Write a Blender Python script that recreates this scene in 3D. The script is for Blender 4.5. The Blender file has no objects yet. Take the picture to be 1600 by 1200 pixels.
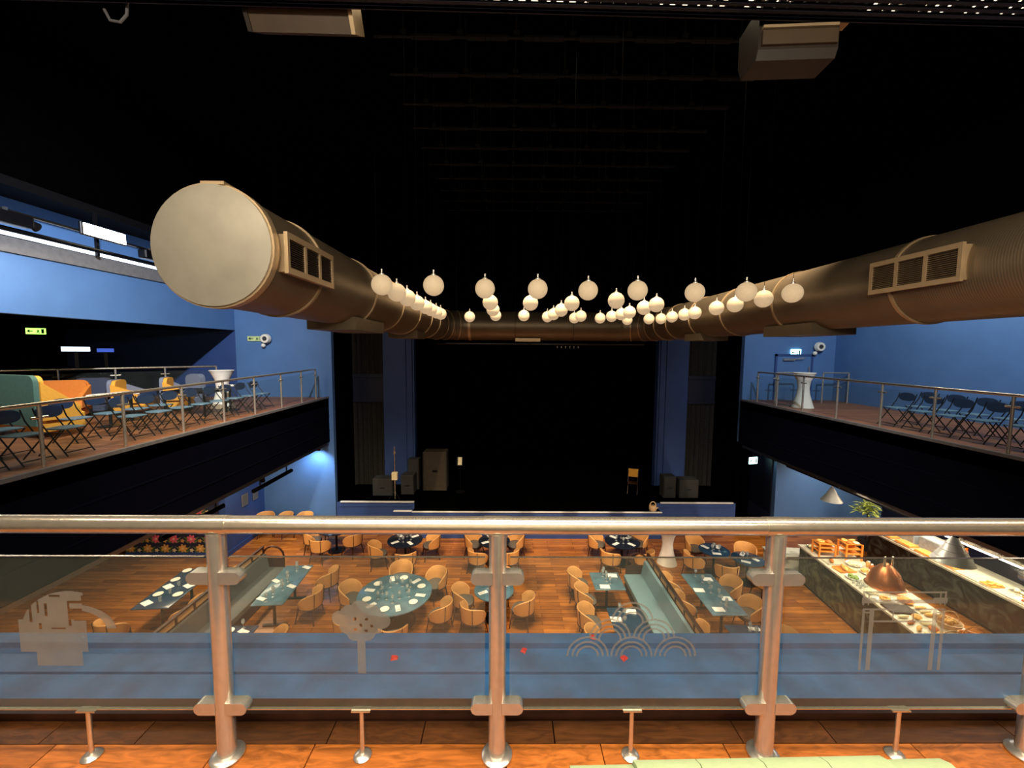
import bpy, math, random
from mathutils import Vector, Matrix
random.seed(7)
PI = math.pi
C = bpy.context.scene.collection
SC = bpy.context.scene
def rad(a): return math.radians(a)

# ------------------------------------------------------------------ camera, world, lights, exposure
cam_d = bpy.data.cameras.new('camera'); cam = bpy.data.objects.new('camera', cam_d); C.objects.link(cam)
cam_d.sensor_width = 36.0; cam_d.lens = 36.0 * 640 / 1600; cam_d.clip_start = 0.05; cam_d.clip_end = 200
cam.matrix_world = (Matrix.Translation((0, 0, 6.75)) @ Matrix.Rotation(rad(-0.5), 4, 'Z') @
                    Matrix.Rotation(rad(90 - 4.65), 4, 'X') @ Matrix.Rotation(rad(0.4), 4, 'Z'))
SC.camera = cam
SC.view_settings.view_transform = 'Standard'; SC.view_settings.look = 'None'
SC.view_settings.exposure = 1.2; SC.view_settings.gamma = 1.0; SC.view_settings.use_curve_mapping = False
w = bpy.data.worlds.new('world'); SC.world = w; w.use_nodes = True
w.node_tree.nodes['Background'].inputs[0].default_value = (0.0, 0.0, 0.0, 1)
w.node_tree.nodes['Background'].inputs[1].default_value = 0.0
SC.cycles.max_bounces = 6; SC.cycles.diffuse_bounces = 3; SC.cycles.glossy_bounces = 3
SC.cycles.transmission_bounces = 4; SC.cycles.transparent_max_bounces = 14
SC.cycles.sample_clamp_indirect = 4.0; SC.cycles.caustics_reflective = False; SC.cycles.caustics_refractive = False

def aim(o, target):
    d = Vector(target) - o.location
    o.rotation_euler = d.to_track_quat('-Z', 'Y').to_euler()
def spot(loc, target, energy, col, size=70, blend=0.6, soft=0.03):
    l = bpy.data.lights.new('spot_light', 'SPOT'); l.energy = energy; l.color = col
    l.spot_size = rad(size); l.spot_blend = blend; l.shadow_soft_size = soft
    o = bpy.data.objects.new('spot_light', l); C.objects.link(o); o.location = loc; aim(o, target); return o
def area(loc, target, energy, col, sx, sy):
    l = bpy.data.lights.new('area_light', 'AREA'); l.energy = energy; l.color = col
    l.shape = 'RECTANGLE'; l.size = sx; l.size_y = sy
    o = bpy.data.objects.new('area_light', l); C.objects.link(o); o.location = loc; aim(o, target); return o
WARM = (1.0, 0.80, 0.56); NEUT = (1.0, 0.90, 0.76); COOL = (0.80, 0.90, 1.0)
# strip lamp under the mesh ceiling above this balcony; two added fills follow
area((0.5, 1.15, 8.6), (0.5, 1.15, 0), 95, (1.0, 0.84, 0.64), 9.0, 0.22)
area((0.2, -0.6, 8.4), (0.4, 1.6, 6.0), 80, NEUT, 5.0, 0.3)  # added front fill from behind the camera, brightens the posts
area((0.0, -2.2, 8.6), (0.0, -4.0, 6.2), 110, NEUT, 6.0, 0.3)  # added wash on the unseen back wall, mirrored in the steel
# house lights on the first bar over the hall (above the top of the view)
for x in (-3.4, -1.0, 1.2, 3.6):
    spot((x, 6.0, 12.3), (x * 1.45, 11.3, 0), 1900, WARM, 62, 0.8, 0.06)
# wall washers for the two upper side walls
spot((-4.0, 4.0, 12.2), (-9.9, 10.5, 7.6), 2500, (0.92, 0.95, 1.0), 66, 0.9, 0.15)
spot((6.0, 4.0, 12.2), (11.95, 11.8, 7.2), 1150, (0.72, 0.86, 1.0), 66, 0.9, 0.15)
# lamps under the side balconies
area((-8.2, 10.0, 3.2), (-8.2, 10.0, 0), 95, WARM, 0.3, 7.0)
area((9.9, 9.6, 3.2), (9.6, 9.6, 0), 95, NEUT, 0.3, 5.5)
area((12.1, 10.2, 3.2), (12.1, 10.2, 0), 75, WARM, 0.3, 5.0)
spot((-6.95, 14.5, 3.12), (-7.2, 15.0, 1.6), 80, (0.62, 0.82, 1.0), 130, 0.9, 0.04)
spot((11.6, 13.6, 3.2), (11.4, 15, 1.2), 60, NEUT, 100, 0.9, 0.05)
# lamps over the side balconies
area((-8.6, 8.6, 9.0), (-8.2, 9.2, 5), 60, WARM, 0.3, 5.0)
area((10.3, 9.5, 9.6), (10.3, 9.5, 5), 60, NEUT, 0.3, 5.0)

# ------------------------------------------------------------------ materials
def lin(c):
    return tuple((v / 255 / 12.92) if v / 255 <= 0.04045 else ((v / 255 + 0.055) / 1.055) ** 2.4 for v in c)
MATS = {}
def mat(name, rgb, rough=0.6, metal=0.0, var=0.15, scale=8.0, bump=0.0, bscale=60.0, emit=0.0, spec=0.5, stretch=None, rnd=0.0):
    m = bpy.data.materials.new(name); m.use_nodes = True; nt = m.node_tree; N = nt.nodes; L = nt.links
    b = N['Principled BSDF']; b.inputs['Roughness'].default_value = rough; b.inputs['Metallic'].default_value = metal
    b.inputs['Specular IOR Level'].default_value = spec
    c = lin(rgb)
    tc = N.new('ShaderNodeTexCoord'); mp = N.new('ShaderNodeMapping'); L.new(tc.outputs['Object'], mp.inputs[0])
    if stretch: mp.inputs['Scale'].default_value = stretch
    n = N.new('ShaderNodeTexNoise'); n.inputs['Scale'].default_value = scale; n.inputs['Detail'].default_value = 5
    L.new(mp.outputs[0], n.inputs['Vector'])
    r = N.new('ShaderNodeValToRGB'); L.new(n.outputs[0], r.inputs[0])
    r.color_ramp.elements[0].position = 0.3; r.color_ramp.elements[1].position = 0.7
    r.color_ramp.elements[0].color = tuple(v * (1 - var) for v in c) + (1,)
    r.color_ramp.elements[1].color = tuple(min(1, v * (1 + var)) for v in c) + (1,)
    out = r.outputs[0]
    if rnd:
        oi = N.new('ShaderNodeObjectInfo'); mr = N.new('ShaderNodeMapRange'); L.new(oi.outputs['Random'], mr.inputs[0])
        mr.inputs['To Min'].default_value = 1 - rnd; mr.inputs['To Max'].default_value = 1 + rnd
        hs = N.new('ShaderNodeHueSaturation'); L.new(out, hs.inputs['Color']); L.new(mr.outputs[0], hs.inputs['Value']); out = hs.outputs[0]
    L.new(out, b.inputs['Base Color'])
    if emit:
        b.inputs['Emission Color'].default_value = c + (1,); b.inputs['Emission Strength'].default_value = emit
    if bump:
        n2 = N.new('ShaderNodeTexNoise'); n2.inputs['Scale'].default_value = bscale; L.new(mp.outputs[0], n2.inputs['Vector'])
        bp = N.new('ShaderNodeBump'); bp.inputs['Strength'].default_value = bump; bp.inputs['Distance'].default_value = 0.01
        L.new(n2.outputs[0], bp.inputs['Height']); L.new(bp.outputs[0], b.inputs['Normal'])
    MATS[name] = m; return m
M = MATS
mat('blue_paint', (78, 116, 168), 0.55, var=0.06, scale=1.5, bump=0.15, bscale=90)
mat('blue_panel', (46, 72, 128), 0.6, var=0.08, scale=2)
mat('ledge_paint', (48, 94, 142), 0.5, var=0.30, scale=5, bump=0.1, bscale=60)
mat('navy', (13, 18, 44), 0.6, var=0.1, scale=2)
mat('fascia_navy', (5, 6, 20), 0.8, var=0.15, scale=2, spec=0.04)
mat('fascia_line', (8, 10, 26), 0.8, spec=0.05)
mat('black', (5, 5, 7), 0.8, var=0.2, spec=0.1)
mat('pitch', (2, 2, 2), 0.9, var=0.2, spec=0.0)  # darkness of the unlit house put into the colour, black even under lamps
mat('bar_black', (16, 14, 12), 0.7, spec=0.25)  # even near-black for the ceiling lighting bars
mat('black_metal', (22, 22, 26), 0.4, 0.6)
mat('dark_grey', (52, 52, 56), 0.6)
mat('curtain', (34, 31, 26), 0.85, var=0.5, scale=14, bump=0.3)
mat('steel', (224, 212, 190), 0.24, 0.86, var=0.08, scale=30)
mat('steel_post', (210, 202, 188), 0.26, 0.74, var=0.08, scale=30)
mat('steel_dark', (130, 122, 112), 0.35, 1.0, var=0.08)
mat('chrome', (215, 208, 196), 0.28, 0.8, var=0.03)
mat('white_paint', (230, 226, 214), 0.5, var=0.04)
mat('aluminium', (196, 192, 180), 0.42, 0.35, var=0.08)
mat('edge_white', (225, 224, 220), 0.5, var=0.04)
mat('grey_trim', (105, 105, 108), 0.6)
mat('globe', (196, 172, 136), 0.6, var=0.05, scale=30, emit=0.34)
mat('tan', (222, 160, 92), 0.6, var=0.10, scale=40, bump=0.15, bscale=200)
mat('cane', (224, 172, 112), 0.65, var=0.12, scale=60)
mat('dark_wood', (58, 30, 18), 0.4, var=0.3, scale=12)
mat('grey_seat', (92, 84, 76), 0.8, var=0.1, scale=40)
mat('sofa_grey', (92, 94, 94), 0.8, var=0.08, scale=30, bump=0.1)
mat('sofa_blue', (112, 142, 152), 0.8, var=0.08, scale=30, bump=0.1)
mat('sofa_green', (160, 176, 130), 0.75, var=0.05, scale=30, bump=0.1, bscale=200)
mat('table_navy', (38, 62, 86), 0.18, var=0.25, scale=7, bump=0.02)
mat('table_black', (26, 32, 44), 0.2, var=0.25, scale=7)
mat('table_teal', (84, 114, 128), 0.2, var=0.2, scale=6)
mat('china', (240, 236, 222), 0.35, var=0.03)
mat('linen', (246, 244, 238), 0.8, var=0.03)
mat('fold_blue', (36, 52, 78), 0.4, var=0.1)
mat('fold_seat', (92, 122, 140), 0.35, var=0.08)
mat('yellow_fabric', (226, 160, 52), 0.8, var=0.06, scale=30)
mat('orange_fabric', (206, 120, 40), 0.8, var=0.06, scale=30)
mat('green_fabric', (70, 104, 92), 0.8, var=0.1, scale=30)
mat('grey_fabric', (112, 120, 138), 0.8, var=0.08, scale=30)
mat('slate_fabric', (58, 66, 86), 0.8, var=0.08, scale=30)
mat('spandex', (238, 232, 220), 0.6, var=0.03)
mat('cream_wall', (200, 184, 156), 0.7)
mat('red', (214, 32, 30), 0.6)
mat('pink', (226, 96, 120), 0.7, var=0.15); mat('leaf', (106, 124, 58), 0.7, var=0.2); mat('leaf_light', (176, 190, 96), 0.6, var=0.2)
mat('gold', (220, 164, 84), 0.6, var=0.15); mat('print_navy', (30, 36, 62), 0.7)
mat('copper', (176, 104, 62), 0.35, 0.8, var=0.12, scale=6)
mat('bread', (224, 168, 84), 0.7, var=0.3, scale=30, bump=0.3)
mat('crust', (196, 112, 44), 0.7, var=0.3, scale=25, bump=0.3)
mat('cream_food', (240, 224, 176), 0.6, var=0.12, scale=30)
mat('orange_wood', (226, 138, 50), 0.5, var=0.15, scale=14)
mat('orange_plastic', (240, 104, 12), 0.45, var=0.05)
mat('marble_top', (206, 196, 170), 0.25, var=0.12, scale=6)
mat('plastic_clear', (170, 180, 184), 0.25, var=0.2, scale=12)
mat('salad', (128, 150, 62), 0.6, var=0.35, scale=30)
mat('blue_cable', (60, 84, 220), 0.4)
mat('projector', (74, 58, 40), 0.5, var=0.12)
mat('projector_dark', (40, 30, 20), 0.5, var=0.12)
mat('mesh_dark', (34, 36, 52), 0.5, 0.5)
mat('brown_box', (58, 48, 34), 0.7, var=0.2); mat('speaker_box', (44, 42, 40), 0.7, var=0.2)
mat('wicker', (214, 176, 130), 0.7, var=0.2, scale=50)
mat('lamp_white', (255, 240, 214), emit=14.0); mat('lamp_strip', (214, 230, 255), emit=1.6)
mat('lamp_warm', (255, 236, 196), emit=1.2)
mat('lamp_spot', (255, 244, 226), emit=5.0); mat('lamp_cool', (206, 232, 255), emit=7.0)
mat('sign_green', (150, 235, 90), emit=1.3); mat('sign_cyan', (190, 255, 246), emit=2.4); mat('sign_dark', (24, 84, 50), 0.5)
mat('sign_board', (196, 214, 150), 0.5)
mat('screen_glow', (206, 226, 255), emit=2.6); mat('screen_blue', (60, 90, 190), emit=0.5)

def plank_mat(name, rgb, rough, rnd=0.2, stretch=(3, 22, 22), dark=0.55):
    m = bpy.data.materials.new(name); m.use_nodes = True; nt = m.node_tree; N = nt.nodes; L = nt.links
    b = N['Principled BSDF']; b.inputs['Roughness'].default_value = rough
    tc = N.new('ShaderNodeTexCoord'); mp = N.new('ShaderNodeMapping'); L.new(tc.outputs['Object'], mp.inputs[0])
    oi = N.new('ShaderNodeObjectInfo'); sc = N.new('ShaderNodeMath'); sc.operation = 'MULTIPLY'; sc.inputs[1].default_value = 40
    L.new(oi.outputs['Random'], sc.inputs[0]); L.new(sc.outputs[0], mp.inputs['Location'])
    mp.inputs['Scale'].default_value = stretch
    n = N.new('ShaderNodeTexNoise'); n.inputs['Scale'].default_value = 1.6; n.inputs['Detail'].default_value = 8; n.inputs['Distortion'].default_value = 1.4
    L.new(mp.outputs[0], n.inputs['Vector'])
    r = N.new('ShaderNodeValToRGB'); c = lin(rgb)
    r.color_ramp.elements[0].position = 0.32; r.color_ramp.elements[0].color = tuple(v * dark for v in c) + (1,)
    r.color_ramp.elements[1].position = 0.66; r.color_ramp.elements[1].color = tuple(min(1, v * 1.2) for v in c) + (1,)
    L.new(n.outputs[0], r.inputs[0])
    mr = N.new('ShaderNodeMapRange'); L.new(oi.outputs['Random'], mr.inputs[0]); mr.inputs['To Min'].default_value = 1 - rnd; mr.inputs['To Max'].default_value = 1 + rnd
    hs = N.new('ShaderNodeHueSaturation'); L.new(r.outputs[0], hs.inputs['Color']); L.new(mr.outputs[0], hs.inputs['Value'])
    L.new(hs.outputs[0], b.inputs['Base Color'])
    bp = N.new('ShaderNodeBump'); bp.inputs['Strength'].default_value = 0.15; bp.inputs['Distance'].default_value = 0.004
    L.new(n.outputs[0], bp.inputs['Height']); L.new(bp.outputs[0], b.inputs['Normal'])
    MATS[name] = m
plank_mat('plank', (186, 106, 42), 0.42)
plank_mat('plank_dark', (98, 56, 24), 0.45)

def floor_mat(name, c1, c2, mortar, roww, rowh, rough):
    m = bpy.data.materials.new(name); m.use_nodes = True; nt = m.node_tree; N = nt.nodes; L = nt.links
    b = N['Principled BSDF']; b.inputs['Roughness'].default_value = rough
    tc = N.new('ShaderNodeTexCoord')
    br = N.new('ShaderNodeTexBrick'); br.inputs['Scale'].default_value = 1.0; br.inputs['Brick Width'].default_value = roww
    br.inputs['Row Height'].default_value = rowh; br.inputs['Mortar Size'].default_value = 0.004; br.offset = 0.37
    br.inputs['Color1'].default_value = lin(c1) + (1,); br.inputs['Color2'].default_value = lin(c2) + (1,); br.inputs['Mortar'].default_value = lin(mortar) + (1,)
    L.new(tc.outputs['Object'], br.inputs['Vector'])
    mp = N.new('ShaderNodeMapping'); mp.inputs['Scale'].default_value = (1.2, 9, 1); L.new(tc.outputs['Object'], mp.inputs[0])
    n = N.new('ShaderNodeTexNoise'); n.inputs['Scale'].default_value = 2; n.inputs['Detail'].default_value = 7; L.new(mp.outputs[0], n.inputs['Vector'])
    mr = N.new('ShaderNodeMapRange'); L.new(n.outputs[0], mr.inputs[0]); mr.inputs['To Min'].default_value = 0.3; mr.inputs['To Max'].default_value = 1.5
    hs = N.new('ShaderNodeHueSaturation'); L.new(br.outputs[0], hs.inputs['Color']); L.new(mr.outputs[0], hs.inputs['Value']); L.new(hs.outputs[0], b.inputs['Base Color'])
    bp = N.new('ShaderNodeBump'); bp.inputs['Strength'].default_value = 0.3; bp.inputs['Distance'].default_value = 0.004; bp.invert = True
    L.new(br.outputs['Fac'], bp.inputs['Height']); L.new(bp.outputs[0], b.inputs['Normal'])
    MATS[name] = m
floor_mat('hall_floor', (192, 118, 50), (138, 78, 30), (54, 28, 12), 1.4, 0.15, 0.24)
floor_mat('side_floor', (150, 98, 62), (126, 78, 48), (60, 36, 22), 1.3, 0.14, 0.5)

def duct_mat(name, axis, rgb):
    m = mat(name, rgb, 0.42, 0.55, var=0.08, scale=3); nt = m.node_tree; N = nt.nodes; L = nt.links
    tc = N.new('ShaderNodeTexCoord'); wv = N.new('ShaderNodeTexWave'); wv.bands_direction = axis; wv.inputs['Scale'].default_value = 14.0
    wv.inputs['Distortion'].default_value = 0.0; L.new(tc.outputs['Object'], wv.inputs['Vector'])
    bp = N.new('ShaderNodeBump'); bp.inputs['Strength'].default_value = 0.25; bp.inputs['Distance'].default_value = 0.004
    L.new(wv.outputs[0], bp.inputs['Height']); L.new(bp.outputs[0], N['Principled BSDF'].inputs['Normal'])
duct_mat('duct_y', 'Y', (128, 112, 90)); duct_mat('duct_x', 'X', (120, 106, 84))
mat('duct_plain', (118, 104, 82), 0.45, 0.5, var=0.08)
mat('duct_cap', (172, 166, 150), 0.4, 0.55, var=0.08, scale=5)
mat('duct_ring', (196, 170, 132), 0.4, 0.5, var=0.05)
mat('vent_dark', (44, 34, 22), 0.6, 0.3)

def marble(name, base, vein):
    m = bpy.data.materials.new(name); m.use_nodes = True; nt = m.node_tree; N = nt.nodes; L = nt.links
    b = N['Principled BSDF']; b.inputs['Roughness'].default_value = 0.3
    tc = N.new('ShaderNodeTexCoord')
    n = N.new('ShaderNodeTexNoise'); n.inputs['Scale'].default_value = 2.4; n.inputs['Detail'].default_value = 9; n.inputs['Distortion'].default_value = 2.0
    L.new(tc.outputs['Object'], n.inputs['Vector'])
    r = N.new('ShaderNodeValToRGB'); r.color_ramp.elements[0].color = lin(base) + (1,); r.color_ramp.elements[0].position = 0.45
    r.color_ramp.elements[1].color = lin(vein) + (1,); r.color_ramp.elements[1].position = 0.66
    L.new(n.outputs[0], r.inputs[0]); L.new(r.outputs[0], b.inputs['Base Color']); MATS[name] = m
marble('green_marble', (20, 25, 17), (98, 104, 78)); marble('dark_marble', (12, 16, 14), (70, 78, 70)); marble('pale_marble', (206, 204, 186), (120, 124, 110))

def glass_mat(name, tint, haze, refl, hazecol):  # diffuse haze stands in for reflections and sparkle; on the etching it is frosting
    m = bpy.data.materials.new(name); m.use_nodes = True; nt = m.node_tree; N = nt.nodes; L = nt.links
    N.remove(N['Principled BSDF']); out = N['Material Output']
    t = N.new('ShaderNodeBsdfTransparent'); t.inputs[0].default_value = tint + (1,)
    g = N.new('ShaderNodeBsdfGlossy'); g.inputs['Roughness'].default_value = 0.03
    d = N.new('ShaderNodeBsdfDiffuse'); d.inputs[0].default_value = hazecol + (1,)
    n = N.new('ShaderNodeTexNoise'); n.inputs['Scale'].default_value = 2.2; n.inputs['Detail'].default_value = 5
    mr = N.new('ShaderNodeMapRange'); L.new(n.outputs[0], mr.inputs[0]); mr.inputs['To Min'].default_value = haze * 0.6; mr.inputs['To Max'].default_value = haze * 1.4
    m1 = N.new('ShaderNodeMixShader'); m1.inputs[0].default_value = refl; L.new(t.outputs[0], m1.inputs[1]); L.new(g.outputs[0], m1.inputs[2])
    m2 = N.new('ShaderNodeMixShader'); L.new(mr.outputs[0], m2.inputs[0]); L.new(m1.outputs[0], m2.inputs[1]); L.new(d.outputs[0], m2.inputs[2])
    L.new(m2.outputs[0], out.inputs['Surface']); MATS[name] = m
glass_mat('rail_glass', (0.93, 0.96, 0.93), 0.035, 0.04, (0.55, 0.60, 0.50))
glass_mat('side_glass', (0.93, 0.96, 0.95), 0.015, 0.03, (0.5, 0.55, 0.5))
glass_mat('etching', (0.9, 0.9, 0.88), 0.62, 0.0, (0.27, 0.245, 0.205))
glass_mat('drink_glass', (0.86, 0.9, 0.9), 0.26, 0.22, (0.85, 0.87, 0.85))

# ------------------------------------------------------------------ mesh builder
class MB:
    def __init__(s): s.v = []; s.f = []; s.mi = []; s.cur = 0
    def add(s, vs, fs):
        k = len(s.v); s.v += [tuple(v) for v in vs]
        for f in fs: s.f.append(tuple(i + k for i in f)); s.mi.append(s.cur)
        return s
    def box(s, x0, x1, y0, y1, z0, z1):
        return s.add([(x0, y0, z0), (x1, y0, z0), (x1, y1, z0), (x0, y1, z0), (x0, y0, z1), (x1, y0, z1), (x1, y1, z1), (x0, y1, z1)],
                     [(0, 3, 2, 1), (4, 5, 6, 7), (0, 1, 5, 4), (1, 2, 6, 5), (2, 3, 7, 6), (3, 0, 4, 7)])
    def bbox(s, x0, x1, y0, y1, z0, z1, r=0.02, seg=3):   # box with rounded vertical edges and eased top
        pts = []
        for cx, cy, a0 in ((x1 - r, y1 - r, 0), (x0 + r, y1 - r, 90), (x0 + r, y0 + r, 180), (x1 - r, y0 + r, 270)):
            for i in range(seg + 1):
                a = rad(a0 + 90 * i / seg); pts.append((cx + r * math.cos(a), cy + r * math.sin(a)))
        e = min(r * 0.5, (z1 - z0) * 0.3)
        cx, cy = (x0 + x1) / 2, (y0 + y1) / 2
        def sc(p, d): 
            return (cx + (p[0] - cx) * (1 - d / max(1e-6, (x1 - x0) / 2)), cy + (p[1] - cy) * (1 - d / max(1e-6, (y1 - y0) / 2)))
        return s.loft([[sc(p, e) + (z0,) for p in pts], [p + (z0 + e,) for p in pts], [p + (z1 - e,) for p in pts], [sc(p, e) + (z1,) for p in pts]])
    def loft(s, rings, cap=True, closed=True):
        n = len(rings[0]); vs = [p for r in rings for p in r]; fs = []
        for i in range(len(rings) - 1):
            for j in range(n if closed else n - 1):
                a = i * n + j; b = i * n + (j + 1) % n; fs.append((a, b, b + n, a + n))
        if cap: fs.append(tuple(range(n - 1, -1, -1))); fs.append(tuple((len(rings) - 1) * n + j for j in range(n)))
        return s.add(vs, fs)
    def lathe(s, prof, seg=20, c=(0, 0, 0), cap=True):
        rings = [[(c[0] + r * math.cos(2 * PI * j / seg), c[1] + r * math.sin(2 * PI * j / seg), c[2] + z) for j in range(seg)] for r, z in prof]
        return s.loft(rings, cap)
    def tube(s, pts, r, seg=10, cap=True, closed=False):
        pts = [Vector(p) for p in pts]; n = len(pts); rings = []; up = None
        rr = r if isinstance(r, (list, tuple)) else [r] * n
        for i, p in enumerate(pts):
            if closed: t = pts[(i + 1) % n] - pts[i - 1]
            else: t = pts[min(i + 1, n - 1)] - pts[max(i - 1, 0)]
            t.normalize()
            if up is None: up = Vector((0, 0, 1)) if abs(t.z) < 0.9 else Vector((0, 1, 0))
            u = t.cross(up).normalized(); v = u.cross(t).normalized(); up = v
            rings.append([p + (u * math.cos(2 * PI * j / seg) + v * math.sin(2 * PI * j / seg)) * rr[i] for j in range(seg)])
        if closed: rings.append(rings[0])
        return s.loft(rings, cap and not closed)
    def prism(s, poly, axis, d0, d1):   # polygon extruded along an axis; poly in the other two coordinates
        def P(a, b, d): return {'x': (d, a, b), 'y': (a, d, b), 'z': (a, b, d)}[axis]
        return s.loft([[P(a, b, d0) for a, b in poly], [P(a, b, d1) for a, b in poly]])
    def sphere(s, c, r, seg=16, rings=10, sz=1.0):
        prof = [(max(1e-4, r * math.sin(PI * i / rings)), -r * sz * math.cos(PI * i / rings)) for i in range(rings + 1)]
        return s.lathe(prof, seg, c, cap=False)
    def quad(s, a, b, c, d): return s.add([a, b, c, d], [(0, 1, 2, 3)])
    def build(s, name, m, parent=None, smooth=False, kind=None, label=None):
        me = bpy.data.meshes.new(name); me.from_pydata(s.v, [], s.f)
        ms = m if isinstance(m, (list, tuple)) else [m]
        for x in ms: me.materials.append(M[x] if isinstance(x, str) else x)
        if len(ms) > 1: me.polygons.foreach_set('material_index', s.mi)
        me.validate(); me.update()
        if smooth:
            me.polygons.foreach_set('use_smooth', [True] * len(me.polygons)); me.set_sharp_from_angle(angle=rad(40))
        o = bpy.data.objects.new(name, me); C.objects.link(o)
        if parent: o.parent = parent
        if kind: o['kind'] = kind
        if label: o['label'] = label
        return o
def thing(name, label, cat, loc=(0, 0, 0), rz=0.0, group=None):
    o = bpy.data.objects.new(name, None); C.objects.link(o); o.empty_display_size = 0.1
    o.location = loc; o.rotation_euler = (0, 0, rz); return tag(o, label, cat, group)
def tag(o, label, cat, group=None):
    o['label'] = label; o['category'] = cat
    if group: o['group'] = group
    return o
KIDS = {}
def kids(o):
    return list(o.children)
def dup(root, loc, rz, label, group=None, scale=None):
    def cp(o, par):
        c = o.copy(); C.objects.link(c)
        if par: c.parent = par
        for k in kids(o): cp(k, c)
        return c
    r = cp(root, None); r.location = loc; r.rotation_euler = (0, 0, rz); r['label'] = label
    if scale: r.scale = scale
    if group: r['group'] = group
    elif 'group' in r: del r['group']
    return r
class Maker:      # first use moves the prototype itself, then copies it
    def __init__(s, f): s.f = f; s.p = None
    def __call__(s, loc, rz, label, group=None, scale=None):
        if s.p is None:
            s.p = s.f(); s.p.location = loc; s.p.rotation_euler = (0, 0, rz); s.p['label'] = label
            if group: s.p['group'] = group
            if scale: s.p.scale = scale
            return s.p
        r = dup(s.p, loc, rz, label, group, scale)
        if not scale: r.scale = (1, 1, 1)
        return r
def struct(name, mb, m, parent=None, smooth=False):
    o = mb.build(name, m, parent, smooth)
    if parent is None: o['kind'] = 'structure'
    return o
ORD = ['first', 'second', 'third', 'fourth', 'fifth', 'sixth', 'seventh', 'eighth', 'ninth', 'tenth', 'eleventh', 'twelfth']

# ------------------------------------------------------------------ room shell
XL, XR, YW = -9.9, 12.0, 15.0          # upper side walls, facing walls beside the stage
FL, FR = -6.6, 8.6                     # balcony fronts
struct('floor_hall', MB().box(-14, 14.5, 1.5, 15.2, -0.2, 0), 'hall_floor')
struct('ceiling', MB().box(-16, 16, -4, 24, 13.0, 13.2), 'pitch')
struct('wall_back', MB().box(-16, 16, -4.2, -4, 0, 13), 'cream_wall')
# facing walls left and right of the stage
struct('wall_stage_left', MB().box(-9.9, -6.45, YW, YW + 0.2, 3.3, 8.9), 'blue_paint')
struct('wall_stage_right', MB().box(8.65, 12.1, YW, YW + 0.2, 3.4, 8.9), 'blue_paint')
struct('wall_stage_left_upper', MB().box(-16, -6.45, YW, YW + 0.2, 8.9, 13), 'pitch')
struct('wall_stage_right_upper', MB().box(8.65, 16, YW, YW + 0.2, 8.9, 13), 'pitch')
struct('wall_hall_left', MB().box(-9.1, -6.45, YW, YW + 0.2, 0, 3.3), 'blue_paint')
struct('wall_hall_right', MB().box(10.1, 14.4, YW, YW + 0.2, 0, 3.4), 'blue_paint')
struct('wall_hall_side', MB().box(-9.3, -9.1, 12.9, YW, 0, 3.3), 'blue_panel')
struct('baseboard_hall', MB().box(-9.1, -9.06, 12.9, YW, 0, 0.16), 'blue_panel')
# stage house
struct('wall_proscenium_left', MB().box(-5.2, -3.9, 17, 17.3, 1.0, 8.5), 'blue_panel')
struct('wall_proscenium_right', MB().box(6.22, 7.5, 17, 17.3, 1.0, 8.5), 'blue_panel')
for i, x in enumerate((-4.28, -4.02, -3.93, 6.25, 6.34, 6.6)):
    struct('trim_%d' % (i + 1), MB().box(x - 0.025, x + 0.025, 16.95, 17.0, 1.0, 8.4), 'blue_panel')
struct('wall_proscenium_top', MB().box(-9, 11, 17, 17.3, 8.4, 13), 'pitch')
struct('wall_stage_back', MB().box(-8, 10, 22.8, 23, 0, 13), 'pitch')
struct('wall_stage_side_left', MB().box(-8, -7.8, 17, 23, 0, 13), 'pitch')
struct('wall_stage_side_right', MB().box(10, 10.2, 17, 23, 0, 13), 'pitch')
for sx, xa, xb, n in ((-1, -6.6, -5.2, 'left'), (1, 7.5, 8.9, 'right')):
    struct('wall_wing_' + n, MB().box(xa, xb, 17.0, 17.3, 4.55, 5.75), 'navy')
    struct('wall_wing_%s_frame' % n, MB().box(xa, xb, 16.96, 17.0, 5.6, 5.72).box(xa, xb, 16.96, 17.0, 4.58, 4.7), 'navy')
    struct('wall_return_' + n, MB().box((-6.66 if sx < 0 else 8.65), (-6.46 if sx < 0 else 8.85), YW + 0.2, 17.3, 0, 13), 'pitch')
    for (z0, z1, nm) in ((5.75, 8.4, 'upper'), (1.0, 4.55, 'lower')):
        mb = MB(); pts = []
        for i in range(41):
            t = i / 40; pts.append((xa + (xb - xa) * t, 17.05 + 0.05 * math.sin(t * 2 * PI * 7)))
        mb.prism(pts + [(x, y + 0.04) for x, y in reversed(pts)], 'z', z0, z1)
        tag(mb.build('curtain', 'curtain', smooth=True), 'dark brown pleated curtain, %s one, on the %s side of the stage' % (nm, 'mural' if sx < 0 else 'food counter'), 'curtain')
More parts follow.
